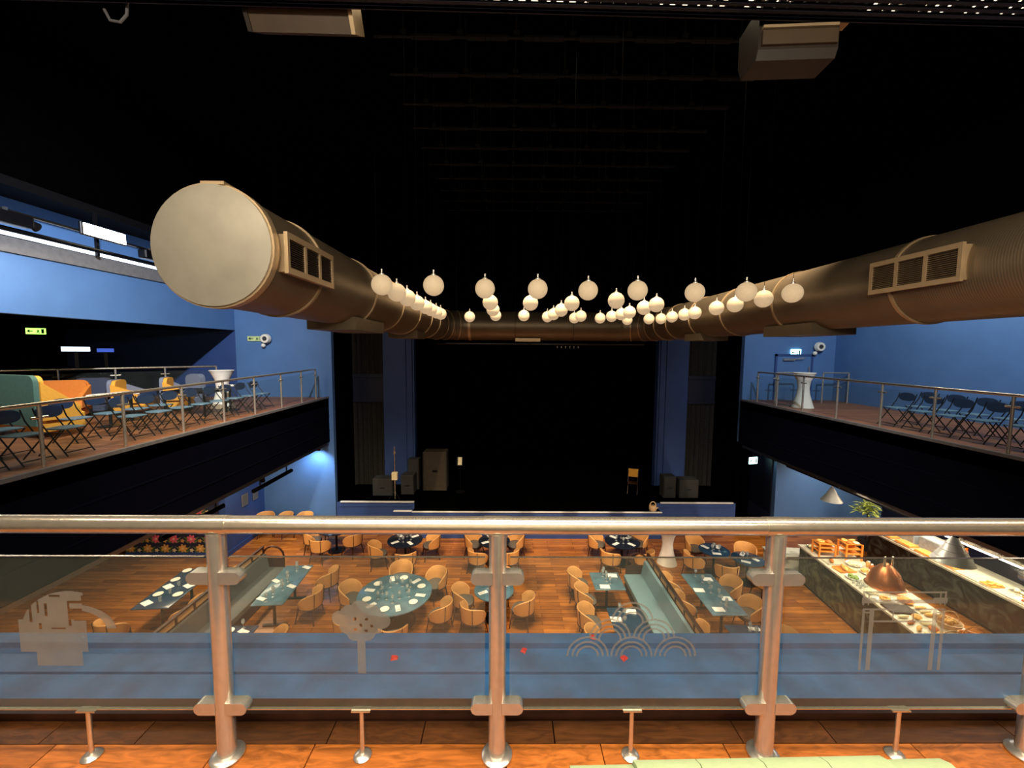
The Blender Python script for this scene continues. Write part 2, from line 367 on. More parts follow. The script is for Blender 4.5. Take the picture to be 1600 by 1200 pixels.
# stage
struct('floor_stage', MB().box(-3.9, 6.25, 17.0, 22.8, 0.8, 1.0), 'pitch')
st = thing('stage_platform', 'low dark stage front in blue with a white nosing line', 'stage', (1.1, 14.3, 0))
MB().box(-4.52, 4.45, 0, 2.7, 0, 0.96).build('platform', ['navy'], st)
MB().box(-4.52, 4.45, -0.03, 0, 0.0, 0.95).build('front_panel', 'blue_panel', st)
MB().box(-4.52, 4.45, 0.001, 2.7, 0.961, 0.974).build('deck', 'pitch', st)
MB().box(-4.52, 4.45, -0.06, 0.0, 0.965, 1.0).build('nosing', 'edge_white', st)
for x0, x1, nm, side in ((-6.4, -3.5, 'left', 'mural'), (5.6, 8.6, 'right', 'food counter')):
    t = thing('stage_wing', 'blue panelled stage wing with white nosing on the %s side' % side, 'stage', ((x0 + x1) / 2, 15.0, 0))
    h = (x1 - x0) / 2
    MB().box(-h, h, 0, 2, 0, 1.069).build('platform', 'pitch', t)
    MB().box(-h, h, -0.03, 0, 0, 1.06).build('front_panel', 'blue_panel', t)
    MB().box(-h + 0.1, h - 0.1, -0.05, -0.03, 0.90, 0.94).box(-h + 0.1, h - 0.1, -0.05, -0.03, 0.52, 0.56).build('moulding', 'blue_panel', t)
    MB().box(-h + 0.15, h - (0.0 if side == 'mural' else 0.1), -0.07, 0.0, 1.06, 1.10).build('nosing', 'edge_white', t)
tag(MB().box(-0.32, 0.32, -0.05, 0.05, 0, 0.03).build('floor_marker', 'edge_white'), 'short white strip lying at the edge of the stage wing step', 'strip').location = (-3.75, 14.25, 1.0)

# side balconies
for n, x0, x1, xf in (('left', -16, FL, FL), ('right', FR, 12.2, FR)):
    struct('floor_balcony_' + n, MB().box(x0, x1, -4, YW, 4.7, 5.0), 'side_floor')
    s = -1 if n == 'left' else 1
    a, b = sorted((xf - s * 0.0, xf + s * 0.16))
    struct('wall_front_' + n, MB().box(a, b, -4, YW, 3.35, 4.98), 'fascia_navy')
    a, b = sorted((xf - s * 0.02, xf + s * 0.05))
    struct('trim_front_%s_top' % n, MB().box(a, b, -4, YW, 4.97, 5.03), 'grey_trim')
    a, b = sorted((xf - s * 0.025, xf + s * 0.03))
    struct('trim_front_%s_low' % n, MB().box(a, b, -4, YW - 0.3, 3.28, 3.36), 'steel_dark')
    for k, z in enumerate((3.75, 4.3)):
        a, b = sorted((xf - s * 0.012, xf))
        struct('trim_front_%s_line_%d' % (n, k + 1), MB().box(a, b, -4, YW, z, z + 0.03), 'fascia_line')
    a, b = sorted((xf + s * 0.16, s * 14.4))
    struct('ceiling_hall_' + n, MB().box(a, b, -4, 16.8 if n == 'right' else YW, 3.4, 3.5), 'black')
struct('wall_bulkhead_left', MB().box(XL - 0.25, XL, -4, YW, 7.42, 8.62), 'blue_paint')
struct('trim_ledge_left', MB().box(XL - 0.8, XL + 0.04, -4, YW, 8.62, 8.92), 'grey_trim')
struct('wall_light_trough', MB().box(XL - 1.0, XL - 0.8, -4, YW, 8.9, 9.95), 'blue_paint')
struct('trim_trough_top', MB().box(XL - 0.9, XL + 0.06, -4, YW, 9.92, 10.1), 'black')
struct('wall_left_upper', MB().box(XL - 0.2, XL, -4, YW, 10.1, 13), 'pitch')
struct('ceiling_bar', MB().box(-16, XL - 0.25, -4, YW, 7.42, 7.5), 'pitch')
struct('wall_bar_back', MB().box(-16.2, -16, -4, YW, 5, 7.5), 'pitch')
struct('wall_bar_end', MB().box(-16, -9.9, YW, YW + 0.2, 5, 7.5), 'blue_panel')
struct('wall_right', MB().box(XR, XR + 0.2, -4, YW, 5, 9.4), 'blue_paint')
struct('wall_right_upper', MB().box(XR, XR + 0.2, -4, YW, 9.4, 13), 'pitch')
struct('wall_hall_right_side', MB().box(14.2, 14.4, 1.5, YW, 0, 3.4), 'navy')
struct('wall_hall_left_side', MB().box(-14.2, -14, 1.5, YW, 0, 3.4), 'navy')
struct('wall_dark_recess', MB().box(8.85, 10.1, 16.6, 16.8, 0, 3.4), 'pitch')
struct('wall_recess_side', MB().box(10.05, 10.1, 15.2, 16.8, 0, 3.4), 'navy')
struct('wall_under_balcony', MB().box(-14, 14.4, 1.4, 1.5, 0, 4.7), 'navy')

# this balcony: joists, planks, kerb and painted ledge
fb = struct('floor_balcony', MB().box(-6.6, 8.6, -4, 1.84, 4.6, 4.962), 'black')
protos = {}
def plank(x0, x1, yc, m):
    key = m
    if key not in protos:
        o = MB().add([(-.5, -.0568, 0), (.5, -.0568, 0), (.5, .0568, 0), (-.5, .0568, 0), (-.498, -.0553, .037), (.498, -.0553, .037), (.498, .0553, .037), (-.498, .0553, .037)],
                     [(0, 3, 2, 1), (4, 5, 6, 7), (0, 1, 5, 4), (1, 2, 6, 5), (2, 3, 7, 6), (3, 0, 4, 7)]).build('plank', m)
        protos[key] = o
    else:
        o = protos[key].copy(); C.objects.link(o)
    o.location = ((x0 + x1) / 2, yc, 4.962); o.scale = (x1 - x0 - 0.003, 1, 1); o.parent = fb
rowsY = [1.752 - 0.115 * i for i in range(11)]
for i, yc in enumerate(rowsY):
    x = -3.6 - random.random() * 0.5
    while x < 3.8:
        l = random.choice((0.42, 0.55, 0.6, 0.72, 0.85))
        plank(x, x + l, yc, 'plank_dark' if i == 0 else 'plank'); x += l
struct('trim_kerb', MB().box(-6.6, 8.6, 1.815, 1.9, 4.9, 5.03), 'dark_wood')
led = struct('wall_balcony_front', MB().box(-6.6, 8.6, 1.9, 2.37, 4.2, 4.985), 'ledge_paint')
struct('trim_ledge_step', MB().box(-6.6, 8.6, 1.9, 2.085, 4.98, 5.0).box(-6.6, 8.6, 2.105, 2.235, 4.98, 5.0), 'ledge_paint')
struct('trim_ledge_edge', MB().box(-6.6, 8.6, 2.30, 2.385, 4.95, 5.02), 'ledge_paint')
for i, (x, y, a, lab) in enumerate(((-0.64, 2.2, 10, 'red paper scrap on the blue ledge in front of the tree emblem'), (0.1, 2.28, 70, 'red paper scrap on the blue ledge just past the centre post'),
                                    (0.67, 2.2, 35, 'brightest red paper scrap on the ledge, below the wave emblem'), (0.52, 2.345, 80, 'red paper scrap at the ledge edge seen through the wave emblem'))):
    o = MB().add([(-.02, -.015, 0), (.02, -.015, 0.004), (.022, .014, 0), (-.018, .016, 0.006), (-.01, -.01, .014), (.014, -.008, .012), (.012, .012, .01), (-.012, .01, .016)],
                 [(0, 3, 2, 1), (4, 5, 6, 7), (0, 1, 5, 4), (1, 2, 6, 5), (2, 3, 7, 6), (3, 0, 4, 7)]).build('paper_scrap', 'red')
    o.location = (x, y, 5.0 if i in (0, 2) else (4.985 if i == 1 else 5.02)); o.rotation_euler = (0, 0, rad(a)); tag(o, lab, 'paper', 'red scraps on the blue ledge')

# ------------------------------------------------------------------ front railing
fr = thing('balcony_railing', 'brushed steel railing with etched glass panels at the front of this balcony', 'railing', (0, 1.64, 5.0))
PX = [-2.36, -1.20, -0.04, 1.12, 2.28, 3.44]
MB().tube([(-6.5, 0, 1.03), (8.5, 0, 1.03)], 0.0365, 20).build('handrail', 'steel', fr, True)
def clampmesh(s, z):
    mb = MB(); pts = []
    for i in range(13):
        a = -PI / 2 + PI * i / 12; pts.append((0.084 + 0.026 * math.cos(a), z + 0.026 * math.sin(a)))
    pts = [(0.02, z - 0.026)] + pts + [(0.02, z + 0.026)]
    if s < 0: pts = [(-x, zz) for x, zz in reversed(pts)]
    return mb.prism(pts, 'y', -0.032, 0.012)
for x in PX:
    p = MB().tube([(0, 0, 0.012), (0, 0, 1.0)], 0.0365, 20).build('post', 'steel_post', fr, True); p.location = (x, 0, 0)
    f = MB().lathe([(0.062, 0.0), (0.066, 0.004), (0.066, 0.010), (0.056, 0.018), (0.04, 0.022)], 24).build('base_flange', 'chrome', p, True)
    MB().tube([(-0.055, 0, 1.03), (0.055, 0, 1.03)], 0.0385, 20).build('rail_collar', 'steel', p, True)
    for s in (-1, 1):
        for z in (0.815, 0.243):
            clampmesh(s, z).build('clamp', 'steel_post', p, True)
def rects(x, z, L_): return any(a <= x <= b and c <= z <= d for a, b, c, d in L_)
PAV_ON = [(-2.005, -1.80, .30, .52), (-1.99, -1.74, .52, .62), (-1.96, -1.82, .62, .71), (-1.80, -1.74, .30, .70), (-1.74, -1.70, .48, .62), (-1.70, -1.62, .38, .46), (-1.985, -1.66, .27, .38)]
PAV_OFF = [(-1.983, -1.972, .48, .60), (-1.950, -1.939, .545, .63), (-1.918, -1.908, .52, .61), (-1.895, -1.852, .655, .668), (-1.895, -1.838, .43, .44), (-1.945, -1.935, .43, .47), (-1.822, -1.812, .455, .51)]
def pavilion(x, z):
    z = .14 + (z - .40) * 1.6
    if rects(x, z, PAV_OFF): return False
    cx, cz = -1.815, .41
    rr = math.hypot((x - cx) / .205, (z - cz) / .285)
    if x < -1.835 and .27 <= z and rr <= 1: return True                       # domed left side
    if z > .63 and rr <= 1 and x < -1.765: return True                          # crown of the dome
    if z > .662 and rr <= 1.0 and x < -1.755: return True
    if -1.835 <= x <= -1.822 and .27 < z < .66: return True
    if x < -1.75 and .27 <= z <= .50 and not (-1.80 < x and z > .49): return True
    if -1.815 <= x <= -1.76 and .575 <= z <= .612: return True
    r2 = math.hypot((x + 1.80) / 1.0, (z - .43) / 1.0)                          # arched porch
    if x > -1.765 and z >= .435 and .132 <= r2 <= .172: return True
    return .17 < z < .29 and abs(x + 1.87) < .095
TREE = [(-.612 + dx, .62 + dz, r) for dx, dz, r in ((0, .045, .044), (.045, .03, .042), (-.045, .03, .040), (.055, -.02, .040), (-.05, -.022, .040), (.022, -.05, .040), (-.022, -.052, .038), (.0, .0, .05), (.088, .0, .036), (-.09, .012, .03))]
HOLES = [(-.635, .628), (-.588, .626), (-.612, .60), (-.635, .582), (-.566, .596), (-.59, .575)]
def tree(x, z):
    if any(math.hypot(x - a, z - b) < .0065 for a, b in HOLES): return False
    if any(math.hypot(x - a, z - b) < r for a, b, r in TREE): return True
    return abs(x + .612) < .0165 and .385 < z < .6
SCL = [(.528 + dx, .462 + dz) for dx, dz in ((-.186, 0), (0, 0), (.186, 0), (-.093, .078), (.093, .078), (0, .152))]
def scallop(x, z):
    if z < .462: return False
    for k, (a, b) in enumerate(SCL):      # a lower row hides the arcs behind it
        d = math.hypot(x - a, z - b)
        if d < .090 and (z >= b or k > 2 and z >= b - .03): return any(r - .0085 < d < r for r in (.090, .069, .049))
    return False
def gateway(x, z):
    u = abs(x - 1.675)
    R_ = [(0, .178, .745, .753), (0, .182, .70, .716), (0, .176, .668, .676), (.170, .178, .69, .753), (.150, .156, .69, .753), (.12, .182, .716, .724), (.164, .176, .40, .67), (.124, .145, .40, .67), (.143, .166, .655, .664), (0, .126, .615, .623), (.040, .047, .62, .67)]
    return any(a <= u <= b and c <= z <= d for a, b, c, d in R_)
EMBLEMS = [(pavilion, -2.03, -1.60, .40, .775), (tree, -.74, -.48, .38, .73), (scallop, .24, .82, .46, .71), (gateway, 1.48, 1.87, .40, .76)]
for i in range(len(PX) - 1):
    a, b = PX[i] + 0.052, PX[i + 1] - 0.052
    g = MB().box(a, b, -0.006, 0.006, 0.222, 0.893).build('glass_panel', 'rail_glass', fr)
    MB().box(a, b, -0.005, 0.005, 0.8932, 0.8955).box(a, b, -0.006, 0.006, 0.218, 0.2218).build('polished_edge', 'steel', g)
    xm = (a + b) / 2 + 0.0
    t = MB().tube([(0, 0, 0.01), (0, 0, 0.215)], 0.0095, 12).box(-0.04, 0.04, -0.014, 0.014, 0.212, 0.218).build('glass_support', 'steel', fr, True); t.location = (xm, 0, 0)
    MB().lathe([(0.036, 0.0), (0.038, 0.004), (0.03, 0.012), (0.012, 0.018)], 20).build('base_disc', 'chrome', t, True)
    # etched emblem, lying on the camera side face of the pane
    if i >= 4: continue
    inside, x0, x1, z0, z1 = EMBLEMS[i]
    e = MB(); c = .0028; nz = int((z1 - z0) / c); nx = int((x1 - x0) / c)
    for r in range(nz):
        z = z0 + (r + .5) * c; run = None
        for q in range(nx + 1):
            on = q < nx and inside(x0 + (q + .5) * c, z)
            if on and run is None: run = q
            if not on and run is not None:
                xa, xb, za, zb = x0 + run * c, x0 + q * c, z0 + r * c, z0 + (r + 1) * c
                e.add([(xa, -.0075, za), (xb, -.0075, za), (xb, -.0075, zb), (xa, -.0075, zb)], [(0, 1, 2, 3)]); run = None
    e.build('etched_emblem', 'etching', g, label=('etched grey pavilion emblem', 'etched grey tree emblem', 'etched grey wave scallop emblem', 'etched grey gateway emblem')[i])
# green channelled sofa back beside the camera
so = thing('channel_sofa', 'pale green channel-tufted sofa back in front of the steel railing', 'sofa', (0.56, 0.80, 5.0), rad(1.0))
nch = 6; W = 0.84
for k in range(nch):
    x0 = -W / 2 + W * k / nch; x1 = x0 + W / nch; pts = []
    for i in range(9):
        a = PI * i / 8; pts.append(((x0 + x1) / 2 + (x1 - x0) / 2 * math.cos(a) * 0.985, 0.035 * math.sin(a)))
    zt = 0.862 - (0.010 if k in (0, nch - 1) else 0.0)
    mb = MB(); ring = [(p[0], -p[1] - 0.03) for p in pts] + [(x0 + .001, .05), (x1 - .001, .05)]
    mb.loft([[(p[0], p[1], .38) for p in ring], [(p[0], p[1], zt - .05) for p in ring], [(p[0], p[1] * .75, zt - .012) for p in ring], [(p[0], p[1] * .3, zt) for p in ring]])
    mb.build('back_channel', 'sofa_green', so, True)
MB().bbox(-W / 2, W / 2, -.62, -.04, .25, .44, .06).build('seat', 'sofa_green', so, True)
MB().box(-W / 2 + .04, W / 2 - .04, -.58, .0, 0.06, .25).build('base', 'dark_wood', so)
for sx in (-1, 1):
    for sy in (-.54, -.04): o = MB().tube([(sx * .34, sy, 0), (sx * .34, sy, .07)], .02, 8).build('leg', 'dark_wood', so, True)

# ------------------------------------------------------------------ side balcony railings
def railing(label, pts, base_z, top0, top1, glass='side_glass', sub_clamp=True):
    A, B = Vector(pts[0]), Vector(pts[-1]); n = len(pts)
    t = thing('balcony_railing', label, 'railing', (A.x, A.y, base_z))
    tops = [top0 + (top1 - top0) * i / (n - 1) for i in range(n)]
    MB().tube([(p[0] - A.x, p[1] - A.y, z) for p, z in zip(pts, tops)], 0.028, 12).build('handrail', 'steel', t, True)
    d = (B - A).normalized()
    for p, z in zip(pts, tops):
        q = MB().tube([(0, 0, 0), (0, 0, z)], 0.026, 10).build('post', 'steel_post', t, True); q.location = (p[0] - A.x, p[1] - A.y, 0)
        c = MB().tube([(-d.x * .11, -d.y * .11, z - .2), (d.x * .11, d.y * .11, z - .2)], 0.018, 8).build('clamp', 'steel', q, True)
    for i in range(n - 1):
        a, b = Vector(pts[i]) + d * .05, Vector(pts[i + 1]) - d * .05
        nx = Vector((-d.y, d.x)) * .005
        mb = MB(); r0 = [a - nx, b - nx, b + nx, a + nx]
        mb.loft([[(v.x - A.x, v.y - A.y, .06) for v in r0], [(v.x - A.x, v.y - A.y, z - .11) for v, z in zip(r0, (tops[i], tops[i + 1], tops[i + 1], tops[i]))]])
        mb.build('glass_panel', glass, t)
    return t
XLR, XRR = -6.82, 8.78
lp = [(XLR, y) for y in (2.3, 3.55, 4.75, 5.96, 7.25, 8.56, 9.8, 11.0, 12.3, 13.5, 14.5)]
t = railing('long steel railing with glass along the balcony that faces the capped duct', lp, 5.0, 0.88, 1.05)
A = lp[0]
MB().add([(0, 14.5 - A[1] + .05, .03), (0, 14.97 - A[1], .03), (0, 14.5 - A[1] + .05, .98), (.01, 14.5 - A[1] + .05, .03), (.01, 14.97 - A[1], .03), (.01, 14.5 - A[1] + .05, .98)],
         [(0, 1, 2), (3, 5, 4), (0, 3, 4, 1), (1, 4, 5, 2), (2, 5, 3, 0)]).build('end_pane', 'side_glass', t)
rp = [(XRR, y) for y in (2.2, 3.4, 4.6, 5.8, 7.0, 8.3, 9.5, 10.8, 12.07, 13.25, 14.3)]
t = railing('long steel railing with glass along the balcony below the vented duct', rp, 5.0, 1.02, 1.06)
A = rp[0]
MB().add([(0, 14.35 - A[1], .03), (0, 14.97 - A[1], .03), (0, 14.35 - A[1], .98), (.01, 14.35 - A[1], .03), (.01, 14.97 - A[1], .03), (.01, 14.35 - A[1], .98)],
         [(0, 1, 2), (3, 5, 4), (0, 3, 4, 1), (1, 4, 5, 2), (2, 5, 3, 0)]).build('end_pane', 'side_glass', t)
railing('short steel rail by the blue door at the end of the balcony', [(9.35, 14.2), (10.2, 14.2)], 5.0, 1.05, 1.05)
railing('short steel rail in the corner past the blue door', [(11.0, 14.2), (11.9, 14.2)], 5.0, 1.05, 1.05)
railing('thin steel rail around the dark stairwell in the bar recess', [(-9.65, 13.6), (-10.5, 12.6), (-11.2, 11.75), (-11.9, 10.9), (-12.6, 10.0)], 5.15, 1.02, 1.02)

# ------------------------------------------------------------------ ventilation ducts
DZ, DR = 7.545, 0.46
XDL, XDR, YDB, Y0D = -2.31, 4.6, 13.3, 3.3
def ring(mb, c, axis, r, wdt, t=0.018, seg=40):
    prof = [(r, -wdt / 2), (r + t, -wdt / 2), (r + t, wdt / 2), (r, wdt / 2)]; vs = []; fs = []
    for j in range(seg):
        a = 2 * PI * j / seg
        for rr, d in prof:
            p = (rr * math.cos(a), rr * math.sin(a))
            vs.append({'y': (c[0] + p[0], c[1] + d, c[2] + p[1]), 'x': (c[0] + d, c[1] + p[0], c[2] + p[1])}[axis])
    for j in range(seg):
        for k in range(4):
            a = j * 4 + k; b = j * 4 + (k + 1) % 4; c2 = ((j + 1) % seg) * 4 + (k + 1) % 4; d2 = ((j + 1) % seg) * 4 + k
            fs.append((a, b, c2, d2))
    mb.add(vs, fs); return mb
def side_vent(par, s, x, y0, y1, z0, z1):
    # box grille standing proud of the duct side, three louvred panes, facing direction s along x
    xo = x
    xb = x - s * 0.16
    a, b = sorted((xb, xo - s * .02))
    MB().box(a, b, y0, y1, z0, z1).build('vent_box', 'duct_ring', par)
    f = MB(); a, b = sorted((xo - s * .02, xo + s * .012)); w = .035
    f.box(a, b, y0 - .02, y1 + .02, z1 - w, z1 + .015).box(a, b, y0 - .02, y1 + .02, z0 - .015, z0 + w)
    ys = [y0 - .02, y0 + (y1 - y0) / 3 - .01, y0 + 2 * (y1 - y0) / 3 - .01, y1 - w + .02]
    for y in ys: f.box(a, b, y, y + w, z0 + w, z1 - w)
    vf = f.build('vent_frame', 'duct_ring', par)
    for k in range(3):
        l = MB(); ya, yb = ys[k] + w, ys[k + 1]; nz = 13
        for i in range(nz):
            z = z0 + w + (z1 - z0 - 2 * w) * (i + .15) / nz; h = (z1 - z0 - 2 * w) / nz * .45
            a, b = sorted((xo - s * .018, xo + s * .002)); l.box(a, b, ya, yb, z, z + h)
        o = l.build('louvre_bank', 'vent_dark', vf, kind='stuff')
def rod(par, x, y, z0): MB().tube([(x, y, z0), (x, y, 13.0)], .006, 6).build('hanger_rod', 'pitch', par)
DUCT = thing('ventilation_duct', 'big round steel duct running around three sides, one end capped, with box grilles', 'duct', (0, 0, 0))
def long_duct(x, label, cap, seams, vents, plen, y0):
    t = DUCT
    r = MB(); r.tube([(x, y0, DZ), (x, YDB - 1.05, DZ)], DR, 48).build('duct_tube', 'duct_y', t, True)
    if cap:
        c = MB(); c.prism([(x + (DR + .004) * math.cos(2 * PI * i / 48), DZ + (DR + .004) * math.sin(2 * PI * i / 48)) for i in range(48)], 'y', y0 - .035, y0 + .06)
        c.build('end_cap', 'duct_cap', t, True); ring(MB(), (x, y0 + .02, DZ), 'y', DR, .07, .02).build('cap_ring', 'duct_ring', t, True)
        MB().box(x - .06, x + .12, y0 - .03, y0 + .2, DZ + DR, DZ + DR + .025).build('lifting_lug', 'duct_ring', t)
    for y in seams: ring(MB(), (x, y, DZ), 'y', DR, .035).build('seam_ring', 'duct_ring', t, True)
    for v in vents: side_vent(t, *v)
    for (ya, yb) in plen:
        MB().box(x - .32, x + .32, ya, yb, DZ - DR - .075, DZ - DR + .09).build('plenum_box', 'duct_plain', t)
    for y in seams[::2]: rod(t, x, y, DZ + DR)
    # elbow to the cross duct
    s = 1 if x < 0 else -1; pts = []
    for i in range(9):
        a = rad(90 * i / 8); pts.append((x + s * 1.05 * (1 - math.cos(a)), YDB - 1.05 + 1.05 * math.sin(a), DZ))
    MB().tube(pts, DR, 40, cap=False).build('elbow', 'duct_x', t, True)
    for i in (2, 4, 6):
        p = Vector(pts[i]); d = (Vector(pts[i + 1]) - Vector(pts[i - 1])).normalized(); seg = [p - d * .012, p + d * .012]
        MB().tube(seg, DR + .012, 40).build('elbow_seam', 'duct_ring', t, True)
    return t
long_duct(XDL, '', True, [4.16, 5.8, 7.3, 8.7, 10.0, 11.2],
          [(1, -1.80, 3.42, 4.25, 7.38, 7.68)], [(5.4, 6.6), (9.0, 9.8)], Y0D)
long_duct(XDR, '', False, [0.8, 2.4, 4.5, 6.5, 8.1, 9.5, 10.9, 11.8],
          [(-1, 4.08, 3.75, 4.66, 7.42, 7.74)], [(5.8, 6.9), (9.2, 10.0)], -2.0)
t = DUCT
MB().tube([(XDL + 1.05, YDB, DZ), (XDR - 1.05, YDB, DZ)], DR, 48).build('duct_tube', 'duct_x', t, True)
for x in (XDL + 1.07, .2, 2.0, XDR - 1.07): ring(MB(), (x, YDB, DZ), 'x', DR, .03 if abs(x) < 2.1 and x != XDL + 1.07 else .08).build('seam_ring', 'duct_ring' if x < -1 else 'duct_x', t, True)
MB().box(.2, 1.0, YDB - .28, YDB + .28, DZ - DR - .04, DZ - DR + .06).build('plenum_box', 'duct_ring', t)
for x in (-.9, .9, 2.7): rod(t, x, YDB, DZ + DR)
# dark lighting bar hanging below the cross duct
t = thing('lighting_bar', 'black bar with tiny lamps hanging below the cross duct', 'lighting bar', (0, 12.7, 0))
MB().tube([(-2.2, 0, 6.95), (4.2, 0, 6.95)], .03, 8).build('bar', 'black_metal', t, True)
for i in range(6): MB().lathe([(.02, 0), (.03, .05), (.02, .07)], 10, (1.5 + i * .13, 0, 6.83)).build('small_lamp', 'steel_dark', t, True)
for x in (-1.6, .2, 2.0, 3.8): MB().tube([(x, 0, 6.95), (x, 0, 13)], .005, 5).build('hanger_wire', 'black_metal', t)

# ------------------------------------------------------------------ globe pendants
def make_globe():
    t = thing('globe_pendant', '', 'lamp')
    MB().sphere((0, 0, 0), .127, 24, 14).build('globe', 'globe', t, True)
    MB().lathe([(.03, .118), (.03, .135), (.012, .15), (.012, .19)], 12).build('cap', 'chrome', t, True)
    MB().tube([(0, 0, .19), (0, 0, 5.45)], .003, 5).build('cord', 'pitch', t)
    return t
GL = [(-1.56, 5.12), (-1.56, 5.79), (-1.56, 6.38), (-1.56, 7.06), (-1.55, 7.72), (-1.54, 8.2), (-1.53, 8.74), (-1.50, 9.2), (-.93, 5.14), (-.93, 9.83), (-.31, 5.37), (-.31, 6.88), (-.31, 8.1), (-.3, 9.25),
      (.37, 5.36), (.36, 6.92), (.34, 9.28), (1.04, 5.46), (1.05, 6.92), (1.02, 8.06), (.97, 8.98), (.9, 9.66), (1.68, 5.42), (1.68, 6.49), (1.64, 9.41), (1.58, 9.97), (2.49, 5.55), (2.5, 7.01), (2.46, 7.53),
      (2.46, 8.34), (2.41, 8.85), (2.34, 9.4), (2.2, 9.95), (3.13, 5.46), (3.0, 10.45), (3.8, 5.54), (3.79, 6.15), (3.79, 6.92), (3.76, 7.4), (3.8, 8.3), (3.75, 8.81), (3.72, 9.4), (3.68, 9.97), (3.42, 10.1)]
COLS = [(-1.56, 'in the string beside the capped duct'), (-.93, 'in the line second from the capped duct'), (-.31, 'in the string above the centre post'), (.36, 'in the line just past the centre post'),
        (1.0, 'in the five-globe string over mid hall'), (1.65, 'in the four-globe string over mid hall'), (2.4, 'in the seven-globe string towards the vented duct'), (3.07, 'in the pair before the vented duct string'), (3.74, 'in the string beside the vented duct')]
mk = Maker(make_globe); byc = {}
for x, y in GL: byc.setdefault(min(range(9), key=lambda i: abs(COLS[i][0] - x)), []).append((x, y))
for ci, lst in sorted(byc.items()):
    for k, (x, y) in enumerate(sorted(lst, key=lambda p: p[1])):
        q = (y - 7.35) % .95; q = q - .95 if q > .475 else q
        if y > 7 and abs(q) < .13: y += math.copysign(.13, q) - q
        mk((x, y, DZ), 0, 'globe pendant, %s from the near end %s' % (ORD[k], COLS[ci][1]), 'cream globe pendants over the hall')

# ------------------------------------------------------------------ dark lighting bars at the ceiling
def make_bar():
    t = thing('lighting_bar', '', 'lighting bar')
    MB().tube([(-3.4, 0, 0), (3.4, 0, 0)], .024, 8).build('bar', 'bar_black', t, True)
    for k in range(7):
        x = -2.9 + k * .95
        MB().box(x - .05, x + .05, -.04, .04, .03, .1).box(x - .012, x + .012, -.012, .012, .1, 1.0).build('clamp', 'bar_black', t)
        MB().box(x + .12, x + .8, -.05, .05, -.02, .02).build('socket_strip', 'bar_black', t)
    return t
mk = Maker(make_bar)
for i in range(10):
    mk((1.1, 7.35 + .95 * i, 12.0), 0, 'dim black lighting bar under the ceiling, %s from the top of the picture' % ORD[i], 'lighting bars under the dark ceiling')

# ------------------------------------------------------------------ mesh ceiling over this balcony, projector, wash light
t = thing('mesh_ceiling', 'dark metal mesh walkway overhead with light showing through its holes', 'mesh ceiling', (0, -0.04, 8.75), rad(.9))
mb = MB()
for i in range(30):
    y = 2.62 - i * .045; mb.box(-4.2, 4.6, y, y + .022, 0, .012)
mb.build('mesh_bars', 'mesh_dark', t, kind='stuff')
mb = MB()
for i in range(120):
    x = -4.2 + i * .0733; mb.box(x, x + (.034 if i % 3 else .05), 1.3, 2.64, .0121, .03)
mb.build('mesh_cross_bars', 'mesh_dark', t, kind='stuff')
for y in (1.28, 2.62): MB().box(-4.2, 4.6, y, y + .03, .0, .05).build('edge_channel', 'mesh_dark', t)
for x in (-2.6, -.2, 1.35, 2.35): MB().box(x, x + .05, 1.3, 2.62, .03, .16).build('joist', 'steel_dark', t)
for i, (x0, x1, lab) in enumerate(((-3.4, -1.3, 'strip light above the mesh walkway over the long wash light'), (-1.0, .6, 'strip light above the mesh walkway over the centre of the view'), (1.0, 2.1, 'strip light above the mesh walkway over the projector'), (2.6, 4.2, 'strip light above the mesh walkway past the projector'))):
    s = thing('strip_light', lab, 'lamp', ((x0 + x1) / 2, (3.12, 3.18, 3.2, 3.2)[i], 9.25)); h = (x1 - x0) / 2
    MB().box(-h, h, -.06, .06, .05, .12).build('housing', 'black_metal', s); MB().box(-h + .05, h - .05, -.075, .075, .02, .05).build('tube', 'lamp_warm', s)
    MB().tube([(-h * .8, 0, .12), (-h * .8, 0, 3.75)], .005, 5).tube([(h * .8, 0, .12), (h * .8, 0, 3.75)], .005, 5).build('hanger_wire', 'black_metal', s)
t = thing('projector', 'brown boxy projector hanging from the mesh walkway with a blue cable', 'projector', (1.78, 2.80, 8.57), rad(-4))
t.scale = (.82, .82, .82)
pr = [(-.0, 0.0), (.30, -.02), (.36, .03), (.36, .34), (.0, .28)]
MB().prism([(-.16, .06), (-.13, .0), (.10, .0), (.16, .12), (.16, .36), (-.12, .37), (-.16, .35)], 'x', -.29, .29).build('body', 'projector_dark', t)
MB().box(-.27, .27, -.185, -.16, .08, .18).build('lens_panel', 'projector', t)
MB().box(-.27, .27, -.19, -.155, .195, .215).build('trim_strip', 'duct_ring', t)
MB().box(-.26, .26, -.175, -.15, .235, .335).build('upper_panel', 'projector_dark', t)
MB().box(-.25, .27, -.17, .05, .355, .372).build('top_plate', 'steel_dark', t)
MB().box(.29, .40, -.12, -.02, .27, .33).build('mounting_lug', 'duct_ring', t)
MB().box(-.06, .02, -.171, -.168, .358, .369).build('red_label', 'red', t, label='small red label')
for x in (-.22, .2): MB().tube([(x, -.05, .37), (x, -.05, .47)], .012, 8).build('hanger_rod', 'steel_dark', t)
MB().tube([(.18, -.12, .37), (.20, -.11, .45), (.24, -.08, .56)], .018, 10).build('cable', 'blue_cable', t, True, label='bright blue cable')
MB().tube([(-.26, -.12, .36), (-.27, -.12, .44), (-.12, -.12, .41), (.0, -.12, .44)], .005, 6).build('white_wire', 'white_paint', t, True, label='thin white wire')
t = thing('wash_light', 'long box wash light hanging from the mesh walkway', 'stage light', (-1.28, 2.78, 8.74), rad(1))
t.scale = (1, 1, 1.8)
t.rotation_euler = (rad(32), 0, rad(1))
